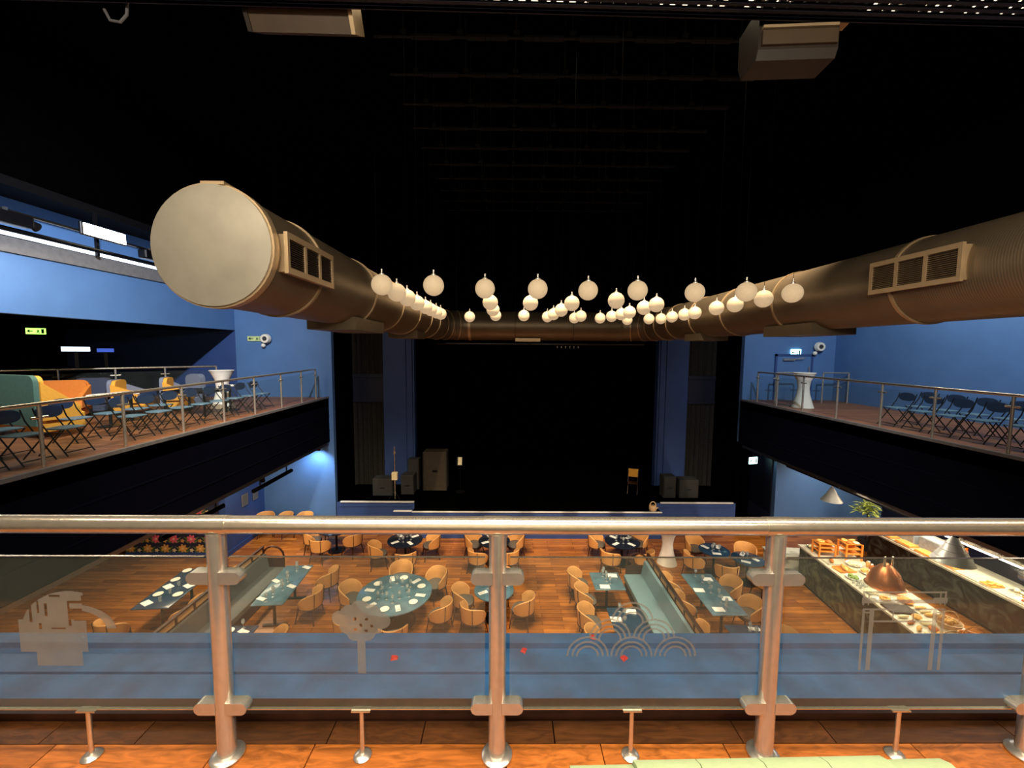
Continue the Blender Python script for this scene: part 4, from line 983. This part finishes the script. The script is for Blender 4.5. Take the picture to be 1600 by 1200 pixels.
cone_lamp((9.60, 11.75, 2.38), .27, .40, 'aluminium', 'pale cone pendant lamp hanging before the blue wall'); cone_lamp((9.75, 8.55, 2.22), .36, .58, 'aluminium', 'big ridged silver cone pendant lamp over the food counters')

# ------------------------------------------------------------------ food counters
ct = thing('food_counter', 'long green marble food counter crowded with breads and boards', 'counter', (8.46, 9.6, 0), rad(-5))
CL = local(8.46, 9.6, rad(-5))
def CP(x, y, z=1.1): p = CL(x, y); return (p[0], p[1], z)
for k in range(4):
    y0 = -2.4 + k * 1.1
    MB().box(0, .03, y0 + .003, y0 + 1.097, 0.08, 1.05).build('front_panel', 'green_marble', ct)
MB().box(0, 1.1, 1.97, 2.0, 0.08, 1.05).build('end_panel', 'green_marble', ct); MB().box(.04, 1.06, -2.4, 1.96, .0, 1.05).build('carcass', 'black', ct)
MB().box(-.04, 1.14, -2.44, 2.04, 1.051, 1.099).build('countertop', 'marble_top', ct)
MB().box(1.06, 1.1, -2.4, 1.96, .08, 1.05).build('back_panel', 'black', ct)
t = thing('low_cabinet', 'low pale marble cabinet at the stage end of the food counter', 'cabinet', (8.35, 12.15, 0), rad(-5))
MB().box(-.25, 1.0, -.3, .3, .05, .56).build('body', 'pale_marble', t); MB().box(-.28, 1.03, -.33, .33, .56, .6).build('top', 'pale_marble', t); MB().box(-.2, .95, -.25, .25, 0, .05).build('plinth', 'black', t)
# items on the counter, stage end to railing end
def crate(x, y, w, d, h, label, z=1.1, a=0):
    t = thing('wooden_stand', label, 'display stand', CP(x, y, z), rad(-5 + a))
    for sx in (-1, 1):
        for sy in (-1, 1): MB().box(sx * w / 2 - .018, sx * w / 2 + .018, sy * d / 2 - .018, sy * d / 2 + .018, 0, h).build('leg', 'orange_wood', t)
    for k in range(3): 
        z0 = h * (.35 + .3 * k); MB().box(-w / 2, w / 2, -d / 2 + .02, d / 2 - .02, z0, z0 + .02).build('shelf', 'orange_wood', t)
    return t
crate(.30, 1.45, .42, .3, .36, 'low orange wood stand of pastries at the stage end of the food counter'); crate(.88, 1.3, .4, .32, .46, 'tall orange wood stand heaped with bread beside the low pastry stand')
loaf_i = [0]
def loaf(x, y, z, label, m='bread', s=1.0, a=0, kind=0):
    if kind == 0:
        mb = MB(); rings = []
        for i in range(7):
            u = -1 + 2 * i / 6; r = .055 * math.sqrt(max(.05, 1 - u * u * .92)) * s; rings.append([(u * .16 * s, r * math.cos(2 * PI * j / 12), .045 * s + r * .8 * math.sin(2 * PI * j / 12)) for j in range(12)])
        mb.loft(rings); nm, cat = 'bread_loaf', 'bread'
    elif kind == 1:
        mb = MB(); pts = [(.085 * s * math.cos(2 * PI * i / 20), .085 * s * math.sin(2 * PI * i / 20), .035 * s) for i in range(20)]; mb.tube(pts, .035 * s, 10, closed=True); nm, cat = 'bread_ring', 'bread'
    else:
        mb = MB(); mb.lathe([(.06 * s, 0), (.09 * s, .02 * s), (.095 * s, .05 * s), (.06 * s, .085 * s), (.001, .095 * s)], 16); nm, cat = 'round_bread', 'bread'
    o = mb.build(nm, m, None, True); o.location = CP(x, y, z); o.rotation_euler = (0, 0, rad(a)); return tag(o, label, cat)
loaf(.20, 1.45, 1.1 + .364, 'golden bread ring on top of the low pastry stand', 'bread', .8, 0, 1); loaf(.40, 1.42, 1.464, 'round golden bun on top of the low pastry stand', 'crust', .8, 0, 2)
loaf(.30, 1.45, 1.1 + .256, 'crusty loaf on the middle shelf of the low pastry stand', 'crust', .7, 20)
for i, (dx, dy, k, m) in enumerate(((-.11, .08, 1, 'bread'), (.09, .08, 0, 'bread'), (-.10, -.08, 2, 'crust'), (.09, -.08, 1, 'cream_food'))):
    loaf(.88 + dx, 1.3 + dy, 1.1 + .459, '%s on top of the tall bread stand' % ('golden bread ring', 'long pale loaf', 'dark round bun', 'cream coloured ring')[i], m, .62, 0, k)
loaf(.88, 1.3, 1.1 + .322, 'long loaf on the middle shelf of the tall bread stand', 'crust', .95, 0)
def board(x, y, w, d, label, m, items, a=0, z=1.1):
    t = thing('serving_board', label, 'tray', CP(x, y, z), rad(-5 + a))
    MB().bbox(-w / 2, w / 2, -d / 2, d / 2, 0, .022, .02).build('board', m, t)
    MB().box(-w / 2, w / 2, -d / 2, -d / 2 + .012, .022, .04).box(-w / 2, w / 2, d / 2 - .012, d / 2, .022, .04).build('rim', m, t)
    return t
def platter(x, y, r, label, m, fill, a=0):
    t = thing('serving_dish', label, 'dish', CP(x, y), rad(a))
    MB().lathe([(r * .6, 0), (r * .75, .01), (r, .045), (r * .97, .05), (r * .7, .02), (.001, .018)], 24).build('dish', m, t, True)
    rnd = random.Random(int(x * 100 + y * 1000)); mb = MB()
    for k in range(16):
        an, rr = rnd.random() * 2 * PI, r * .68 * math.sqrt(rnd.random()); mb.sphere((rr * math.cos(an), rr * math.sin(an), .045 + .02 * rnd.random()), .030 + .018 * rnd.random(), 8, 5, .75)
    mb.build('food', fill, t, True, kind='stuff'); return t
board(.26, 1.0, .42, .3, 'cream serving board just before the low pastry stand', 'marble_top', 0); board(.28, .62, .44, .3, 'orange wood board in the middle of the food counter', 'orange_wood', 0, 8)
platter(.22, .22, .16, 'round dish of salad leaves beside the orange board', 'china', 'salad'); platter(.72, .91, .18, 'wide dish of creamy food behind the cream board', 'china', 'cream_food'); platter(.76, .50, .17, 'wide dish of golden fried food before the copper dome', 'china', 'bread')
platter(.17, -.42, .13, 'white dish of cream cakes at mid counter', 'china', 'cream_food'); board(.26, -.70, .42, .24, 'pale board next to the white dish of cream cakes', 'china', 0)
loaf(.28, .62, 1.123, 'golden loaf resting on the orange wood board', 'bread', 1.1, 70); loaf(.22, 1.0, 1.123, 'small golden loaf on the cream serving board', 'crust', .9, 60); loaf(.26, -.70, 1.123, 'bread ring lying on the pale board', 'bread', .9, 0, 1)
t = thing('dark_tray', 'dark red-brown tray behind the gateway emblem on the food counter', 'tray', CP(.30, -1.03), rad(-5)); MB().bbox(-.28, .28, -.17, .17, 0, .03, .02).build('tray', 'dark_wood', t); MB().box(-.26, .26, -.15, .15, .03, .038).build('liner', 'vent_dark', t)
rnd = random.Random(3)
names = ['small round bun', 'white round cheese', 'golden bun', 'glazed bun', 'pale roll', 'crusty roll']
k = 0
for iy in range(4):
    for ix in range(2):
        x, y = .15 + ix * .28, -1.31 - iy * .19
        if k < 8: loaf(x, y, 1.1, '%s in the rows near the counter end, %s row, %s' % (names[(k * 5 + 1) % 6], ('first', 'second', 'third', 'fourth')[iy], ('outer side', 'inner side')[ix]), ('cream_food', 'bread', 'crust')[k % 3], (.7 + .1 * rnd.random()) * (1.25 if k % 2 else 1), 10 * k, 2 if k % 2 else 0)
        k += 1
def basket(x, y, label, m, fill):
    t = thing('bread_basket', label, 'basket', CP(x, y), rad(-5)); mb = MB()
    mb.lathe([(.15, 0), (.21, .10), (.225, .14), (.205, .14), (.15, .03), (.001, .025)], 24).build('basket', m, t, True)
    MB().tube([(.21 * math.cos(PI * i / 12), 0, .13 + .22 * math.sin(PI * i / 12)) for i in range(13)], .012, 6).build('handle', m, t, True)
    rr = random.Random(int(x * 77 + y * 31)); f = MB()
    for q in range(14): a, d = rr.random() * 2 * PI, .13 * math.sqrt(rr.random()); f.sphere((d * math.cos(a), d * math.sin(a), .11 + .05 * rr.random()), .045, 8, 5, .8)
    f.build('rolls', fill, t, True, kind='stuff')
basket(.82, -1.55, 'round basket of golden rolls behind the gateway emblem', 'wicker', 'bread'); basket(.82, -2.05, 'round basket of glazed rolls at the near end of the food counter', 'orange_wood', 'crust')
basket(.30, -2.20, 'pale basket of rolls at the railing end corner of the food counter', 'wicker', 'cream_food')
def jar(loc, r, h, m, lid, label):
    t = thing('storage_jar', label, 'jar', loc); MB().lathe([(r * .9, 0), (r, .015), (r, h * .78), (r * .75, h * .88), (r * .72, h * .9)], 16).build('jar', m, t, True); MB().lathe([(r * .78, h * .9), (r * .78, h), (r * .6, h + .008)], 16).build('lid', lid, t, True)
for i, (x, y, m, lab) in enumerate(((.90, .70, 'crust', 'jar of dark jam'), (.93, .84, 'gold', 'jar of honey'), (.93, .56, 'cream_food', 'jar of cream'))):
    jar(CP(x + .1, y), .05, .16, m, 'steel', lab + ' standing behind the creamy dish on the food counter')
def cup_row(x, y, lab):
    t = thing('glass_cup', lab, 'cup', CP(x, y)); MB().lathe([(.025, 0), (.035, .08), (.032, .08), (.022, .01), (.001, .008)], 12).build('cup', 'drink_glass', t, True); MB().lathe([(.021, .012), (.028, .05), (.001, .055)], 10).build('dessert', 'cream_food', t, True)
for i in range(6): cup_row(.07 + .13 * (i % 2), .0 - .11 * (i // 2), 'small glass dessert cup at mid counter, %s row, %s' % (ORD[i // 2], ('customer side', 'kitchen side')[i % 2]))
for i, (x, y, m, f, lab) in enumerate(((.68, -.72, 'orange_wood', 'bread', 'round wooden dish of golden rolls at the railing side of the copper dome'), (.62, 1.81, 'china', 'crust', 'white dish of pastries at the stage corner of the food counter'), (.24, 1.81, 'steel', 'cream_food', 'steel dish of pale cakes at the stage corner of the food counter'))):
    platter(x, y, .15, lab, m, f)
for i in range(3): loaf(.78, -.97 - .12 * i, 1.1, 'pale baguette lying in the row before the baskets, %s from the stage' % ORD[i], 'cream_food' if i % 2 else 'bread', .8, 0, 0)
# copper dome on the counter
t = thing('copper_dome', 'brown copper domed cloche with two steel pipes on the food counter', 'cloche', CP(.72, -.10, 1.1))
MB().lathe([(.38, 0), (.385, .03), (.36, .04), (.345, .16), (.27, .36), (.14, .52), (.06, .58), (.03, .6)], 32).build('dome', 'copper', t, True)
MB().lathe([(.40, .001), (.40, .025)], 32).build('rim', 'steel', t, True)
for dx in (-.09, .10): MB().tube([(dx, -.04, .48), (dx, -.04, .78)], [.035, .02], 12).build('pipe', 'steel', t, True)
# back counter
bc = thing('back_counter', 'dark marble back counter with cream worktop along the side wall', 'counter', (11.75, 9.8, 0))
for k in range(5): MB().box(0, .03, -3.2 + k * 1.24, -3.2 + k * 1.24 + 1.236, .08, 1.0).build('front_panel', 'dark_marble', bc)
MB().box(.04, .95, -3.2, 3.0, 0, 1.0).build('carcass', 'black', bc); MB().box(-.05, 1.0, -3.24, 3.04, 1.001, 1.049).build('worktop', 'marble_top', bc)
MB().box(-.02, .02, -3.2, 3.0, 1.051, 1.065).build('steel_edge', 'steel', bc)
def bcbox(x, y, w, d, h, m, name, label, cat, lid=None, z=1.05):
    t = thing(name, label, cat, (11.75 + x, 9.8 + y, z)); MB().bbox(-w / 2, w / 2, -d / 2, d / 2, 0, h, .03).build('body', m, t)
    MB().bbox(-w / 2 + .02, w / 2 - .02, -d / 2 + .02, d / 2 - .02, h, h + .02, .02).build('lid', lid or m, t); return t
for i, y in enumerate((2.55, 1.95, 1.35, .75)):
    bcbox(.22, y, .32, .5, .03, 'orange_wood', 'cutting_board', 'orange wood board on the back counter, %s from the stage' % ORD[i], 'board', 'bread')
bcbox(.62, 1.5, .42, .6, .34, 'plastic_clear', 'storage_tub', 'big translucent tub on the back counter beside the orange drum', 'tub', 'white_paint'); bcbox(.62, 2.2, .4, .5, .26, 'plastic_clear', 'storage_tub', 'smaller translucent tub on the back counter towards the stage', 'tub')
t = thing('orange_drum', 'bright orange drum standing on the back counter', 'drum', (12.35, 10.74, 1.05)); MB().lathe([(.19, 0), (.20, .03), (.20, .2), (.21, .22), (.20, .24), (.2, .46), (.18, .48)], 24).build('drum', 'orange_plastic', t, True); MB().lathe([(.19, .481), (.17, .51), (.05, .52)], 24).build('lid', 'black_metal', t, True)
t = thing('pass_shelf', 'long steel pass shelf with a lit strip above the back counter', 'shelf', (12.54, 9.4, 1.05))
MB().box(-.18, .18, -2.6, 2.4, .60, .63).build('shelf', 'steel', t)
for y in (-2.5, -.1, 2.3):
    MB().box(-.02, .02, y, y + .04, 0, .6).build('upright', 'steel', t)
MB().box(-.19, -.15, -2.6, 2.4, .56, .60).build('light_strip', 'lamp_spot', t)
rr = random.Random(9)
for i in range(7):
    y = -.2 - i * .34; xx = .25 + .3 * (i % 2)
    t = thing('food_tray', 'tray of %s on the back counter, %s from the orange drum' % (('golden pastries', 'creamy slices', 'glazed cakes')[i % 3], ORD[i]), 'tray', (11.75 + xx, 9.8 + y, 1.05))
    MB().bbox(-.18, .18, -.14, .14, 0, .03, .02).build('tray', ('orange_wood', 'steel', 'white_paint')[i % 3], t); f = MB()
    for q in range(10): f.sphere((rr.uniform(-.14, .14), rr.uniform(-.1, .1), .05), .035 + .01 * rr.random(), 8, 5, .8)
    f.build('food', ('bread', 'cream_food', 'crust')[i % 3], t, True, kind='stuff')
for i in range(6):
    t = thing('serving_bowl', 'white bowl on the steel pass shelf, %s from the stage' % ORD[i], 'bowl', (12.54, 11.5 - .42 * i, 1.68))
    MB().lathe([(.05, 0), (.06, .01), (.12, .07), (.125, .08), (.11, .075), (.05, .02), (.001, .015)], 18).build('bowl', 'china', t, True); f = MB()
    for q in range(8): f.sphere((rr.uniform(-.06, .06), rr.uniform(-.06, .06), .06), .03, 8, 5, .8)
    f.build('food', ('pink', 'cream_food', 'crust')[i % 3], t, True, kind='stuff')
for i in range(7): jar((12.62, 7.0 + .2 * i, 1.05), .06 + .012 * (i % 2), .2 + .05 * (i % 3), ('crust', 'gold', 'plastic_clear')[i % 3], ('steel', 'white_paint')[i % 2], 'storage jar along the wall side of the back counter, %s from the railing end' % ORD[i])
# leafy plant by the blue wall
t = thing('potted_plant', 'yellow-green leafy plant in a pot before the blue wall', 'plant', (12.3, 13.5, 0))
MB().lathe([(.16, 0), (.22, .42), (.20, .42), (.18, .36), (.001, .35)], 20).build('pot', 'dark_grey', t, True); MB().tube([(0, 0, .35), (.02, 0, 1.3)], [.03, .02], 8).build('stem', 'dark_wood', t, True)
rr = random.Random(5); mb = MB()
for i in range(150):
    a, e = rr.random() * 2 * PI, rr.uniform(-.4, 1.2); d = rr.uniform(.1, .42); c = Vector((d * math.cos(a) * math.cos(e), d * math.sin(a) * math.cos(e), 1.38 + d * .95 * math.sin(e)))
    u = Vector((math.cos(a), math.sin(a), rr.uniform(-.6, .5))).normalized(); v = u.cross(Vector((0, 0, 1))).normalized(); l = rr.uniform(.07, .13)
    mb.add([c - u * l, c + v * l * .42 + Vector((0, 0, .015)), c + u * l, c - v * l * .42 + Vector((0, 0, .015))], [(0, 1, 2), (0, 2, 3)])
mb.build('leaves', 'leaf_light', t, kind='stuff')

# ------------------------------------------------------------------ balcony furniture
def folding():
    t = thing('folding_chair', '', 'chair')
    def oval(a, b, n=18, p=.6): return [(a * math.copysign(abs(math.cos(2 * PI * i / n)) ** p, math.cos(2 * PI * i / n)), b * math.copysign(abs(math.sin(2 * PI * i / n)) ** p, math.sin(2 * PI * i / n))) for i in range(n)]
    o = oval(.20, .19); MB().loft([[(x, y, .425) for x, y in o], [(x * 1.02, y * 1.02, .435) for x, y in o], [(x, y, .445) for x, y in o]]).build('seat', 'fold_seat', t, True)
    o = oval(.20, .10, 20, .8); MB().loft([[(x, -.235 - z * .12, .70 + z) for x, z in o], [(x, -.255 - z * .12, .70 + z) for x, z in o]]).build('backrest', 'fold_blue', t, True)
    for s in (-1, 1):
        MB().tube([(s * .215, -.265, .78), (s * .215, -.20, .60), (s * .215, .24, 0)], .011, 6).build('front_leg', 'black_metal', t, True)
        MB().tube([(s * .195, .14, .43), (s * .195, -.25, 0)], .011, 6).build('rear_leg', 'black_metal', t, True)
    MB().tube([(-.21, .20, .06), (.21, .20, .06)], .008, 6).build('stretcher', 'black_metal', t, True)
    return t
fc = Maker(folding)
for i in range(13):
    if i in (4,): continue
    y = 4.95 + i * .60; n = i if i < 4 else i - 1
    fc((-7.32, y, 5.0), rad(-90), 'blue folding chair, front row of the bar balcony, %s from the near end' % ORD[n], 'front row of folding chairs on the bar balcony')
for i in range(7):
    fc((-8.1, 5.3 + i * .62 + (.5 if i > 2 else 0), 5.0), rad(-90), 'blue folding chair, second row of the bar balcony, %s from the near end' % ORD[i], 'second row of folding chairs on the bar balcony')
for i in range(7):
    fc((9.45, 6.1 + i * .62, 5.0), rad(90), 'blue folding chair, front row under the blue wall, %s from the near end' % ORD[i], 'front row of folding chairs under the blue wall')
for i in range(7):
    fc((10.2, 6.3 + i * .62, 5.0), rad(90), 'blue folding chair, back row under the blue wall, %s from the near end' % ORD[i], 'back row of folding chairs under the blue wall')
def lounge(loc, rz, w, d, h, mi, mo, label, sh=.42, nm='lounge_chair', cat='chair', wing=True):
    t = thing(nm, label, cat, loc, rz)
    MB().bbox(-w / 2 + .04, w / 2 - .04, -d / 2 + .08, d / 2, sh - .14, sh, .06).build('seat', mi, t, True)
    MB().bbox(-w / 2 + .02, w / 2 - .02, -d / 2 + .02, d / 2 - .02, .10, sh - .142, .05).build('base', mi, t, True)
    def rr(w_, h_, r): 
        p = [(-w_ / 2, sh - .2), (w_ / 2, sh - .2)]
        for a in range(0, 91, 15): p.append((w_ / 2 - r + r * math.cos(rad(a)), h_ - r + r * math.sin(rad(a))))
        for a in range(90, 181, 15): p.append((-w_ / 2 + r + r * math.cos(rad(a)), h_ - r + r * math.sin(rad(a))))
        return p
    MB().prism(rr(w, h, .14), 'y', -d / 2 - .05, -d / 2 + .03).build('outer_back', mo, t, True)
    MB().prism(rr(w - .03, h - .015, .14), 'y', -d / 2 + .031, -d / 2 + .11).build('inner_back', mi, t, True)
    if wing:
        for s in (-1, 1): MB().prism([(-d / 2 + .03, sh - .1), (d / 2 - .12, sh - .1), (d / 2 - .14, sh + .16), (-d / 2 + .03, h - .12)], 'x', s * w / 2 - .04, s * w / 2 + .04).build('arm', mo if s < 0 else mi, t, True)
    for sx in (-1, 1):
        for sy in (-1, 1): MB().tube([(sx * (w / 2 - .1), sy * (d / 2 - .1), .1), (sx * (w / 2 - .07), sy * (d / 2 - .07), 0)], .02, 8).build('leg', 'dark_wood', t, True)
lounge((-9.45, 8.3, 5.0), rad(-14), 1.3, .75, 1.22, 'yellow_fabric', 'green_fabric', 'high green-backed booth sofa with yellow inside on the bar balcony', .45, 'booth_sofa', 'sofa')
lounge((-10.7, 9.75, 5.0), rad(-150), .9, .8, .95, 'orange_fabric', 'orange_fabric', 'orange lounge sofa beside the green-backed booth', .42, 'lounge_sofa', 'sofa')
lounge((-10.05, 11.0, 5.0), rad(-66), .72, .7, .92, 'yellow_fabric', 'grey_fabric', 'yellow lounge chair with a grey outer shell')
lounge((-9.6, 12.3, 5.0), rad(170), .55, .55, .98, 'grey_fabric', 'grey_fabric', 'slim grey lounge chair behind the yellow and grey chair', .45, wing=False)
lounge((-9.32, 11.62, 5.0), rad(-66), .62, .6, .95, 'yellow_fabric', 'grey_fabric', 'grey and yellow lounge chair beside the stage end stair rail')
lounge((-11.75, 10.1, 5.0), rad(-150), .8, .7, .92, 'slate_fabric', 'slate_fabric', 'dark slate lounge chair in shadow behind the orange sofa')
lounge((-10.95, 10.75, 5.0), rad(-150), .75, .7, .95, 'slate_fabric', 'dark_grey', 'dark grey lounge chair in shadow before the stairwell rail')
lounge((-9.0, 6.4, 5.0), rad(150), .7, .6, .72, 'yellow_fabric', 'yellow_fabric', 'low yellow seat in front of the green-backed booth', .4, wing=False)
def cafe(loc, r, h, m, label):
    t = thing('cafe_table', label, 'table', loc)
    MB().lathe([(r - .01, h - .03), (r, h - .02), (r, h - .005), (r - .01, h)], 28).build('tabletop', m, t, True); MB().lathe([(.04, .02), (.03, .05), (.03, h - .04), (.06, h - .03)], 12).build('pedestal', 'black_metal', t, True); MB().lathe([(.24, 0), (.24, .012), (.05, .025)], 24).build('base', 'black_metal', t, True)
cafe((-8.9, 9.15, 5.0), .36, .72, 'white_paint', 'round white cafe table between the orange sofa and folding chairs'); cafe((-9.2, 10.0, 5.0), .38, .68, 'white_paint', 'round white cafe table before the yellow and grey lounge chair'); cafe((-7.95, 11.7, 5.0), .25, .72, 'white_paint', 'small round white cafe table by the black plinth')
t = thing('black_plinth', 'low black table by the front row of the bar balcony', 'table', (-8.3, 10.9, 5.0)); MB().box(-.55, .55, -.45, .45, .60, .66).build('top', 'black_metal', t)
for sx in (-1, 1):
    for sy in (-1, 1): MB().box(sx * .5 - .02, sx * .5 + .02, sy * .4 - .02, sy * .4 + .02, 0, .6).build('leg', 'black_metal', t)
# bar in the recess
t = thing('bar_counter', 'black bar counter in the dark recess with glowing screens on it', 'bar', (-13.4, 12.6, 5.0), rad(35)); MB().box(-.4, .4, -1.4, 1.4, 0, 1.08).build('front', 'black', t); MB().box(-.45, .45, -1.45, 1.45, 1.08, 1.12).build('top', 'black_metal', t)
def screen(loc, rz, m, w, h, label):
    t = thing('till_screen', label, 'screen', loc, rz); MB().box(-w / 2, w / 2, 0, .03, 0, h).build('casing', 'black_metal', t); MB().box(-w / 2 + .01, w / 2 - .01, -.004, -.001, .02, h - .01).build('display', m, t); MB().box(-.04, .04, -.02, .06, 6.12 - loc[2], 0).build('stand', 'black_metal', t)
screen((-13.1, 12.55, 6.62), rad(45), 'screen_glow', .62, .16, 'bright white glowing till screen on the bar'); screen((-12.65, 13.0, 6.6), rad(45), 'screen_blue', .4, .14, 'dim blue till screen beside the bright one on the bar')

# ------------------------------------------------------------------ things on the stage
def speaker(loc, w, d, h, label, m='speaker_box'):
    t = thing('speaker_cabinet', label, 'speaker', loc); MB().bbox(-w / 2, w / 2, 0, d, 0, h, .02).build('cabinet', m, t); MB().box(-w / 2 + .03, w / 2 - .03, -.015, 0, .03, h - .03).build('grille', m, t); MB().box(-.09, .09, -.022, -.015, h * .45, h * .45 + .03).build('handle', 'black_metal', t)
speaker((-4.87, 15.6, 1.07), .78, .5, .68, 'brown speaker cabinet on the mural side stage wing'); speaker((-3.95, 15.75, 1.07), .5, .5, .78, 'dark speaker cabinet next to the slim stand on the stage wing'); speaker((-3.85, 16.35, 1.07), .45, .4, 1.25, 'tall dark speaker behind the cabinet on the stage wing')
speaker((6.3, 15.5, 1.07), .48, .45, .85, 'narrow speaker cabinet on the counter side stage wing'); speaker((7.05, 15.5, 1.07), .75, .5, .72, 'wide speaker cabinet on the counter side stage wing')
t = thing('speaker_stand', 'slim pale pole stand with a small white box on the stage wing', 'stand', (-4.3, 15.28, 1.07))
MB().tube([(0, 0, 0), (0, 0, 2.05)], .02, 8).build('pole', 'steel', t, True); MB().tube([(0, 0, 1.75), (0, 0, 1.85)], .045, 8).build('collar', 'steel', t, True); MB().bbox(-.11, .11, -.08, .08, .75, 1.05, .03).build('box', 'cream_food', t)
for a in (90, 210, 330): MB().tube([(0, 0, .35), (.25 * math.cos(rad(a)), .25 * math.sin(rad(a)), .01)], .012, 6).build('leg', 'black_metal', t, True)
t = thing('flight_case', 'large dark brown case standing on the stage beside the opening', 'case', (-3.0, 16.5, .975)); MB().bbox(-.47, .47, 0, .6, 0, 1.62, .02).build('case', 'brown_box', t)
for sx in (-1, 1): MB().box(sx * .47 - .02, sx * .47 + .02, -.02, .02, 0, 1.62).build('edge_strip', 'curtain', t)
MB().box(-.1, .1, -.03, -.001, .8, .86).build('handle', 'black_metal', t)
t = thing('music_stand', 'thin stand with a pale sheet at the edge of the stage', 'stand', (-1.95, 16.4, .975)); MB().tube([(0, 0, .02), (0, 0, 1.15)], .015, 8).build('pole', 'black_metal', t, True); MB().prism([(-.02, 1.1), (.0, 1.1), (.1, 1.42), (.08, 1.42)], 'x', -.14, .1).build('desk', 'black_metal', t); MB().prism([(-.03, 1.12), (-.025, 1.12), (.075, 1.42), (.07, 1.42)], 'x', -.09, .07).build('sheet', 'cream_food', t); MB().lathe([(.2, 0), (.2, .02)], 16).build('base', 'black_metal', t, True)
t = thing('stage_chair', 'yellow-backed folding chair on the stage by the pilaster', 'chair', (5.10, 16.3, .975), rad(160)); MB().bbox(-.2, .2, -.2, .2, .43, .46, .03).build('seat', 'dark_wood', t); MB().bbox(-.2, .2, -.25, -.22, .62, .95, .01).build('backrest', 'yellow_fabric', t)
for s in (-1, 1): MB().tube([(s * .19, -.26, .95), (s * .19, .2, .012)], .013, 6).build('front_leg', 'dark_wood', t); MB().tube([(s * .17, .15, .44), (s * .17, -.25, .012)], .013, 6).build('rear_leg', 'dark_wood', t)
t = thing('watering_jug', 'small cream jug with a loop handle at the stage edge', 'jug', (5.28, 14.45, .975)); MB().lathe([(.10, 0), (.13, .04), (.13, .15), (.09, .20), (.07, .2), (.1, .13), (.001, .02)], 20).build('body', 'wicker', t, True); MB().tube([(.11 * math.cos(PI * i / 10), 0, .17 + .17 * math.sin(PI * i / 10)) for i in range(11)], .02, 8).build('handle', 'wicker', t, True); MB().tube([(.11, 0, .06), (.2, 0, .14)], [.03, .015], 8).build('spout', 'wicker', t, True)
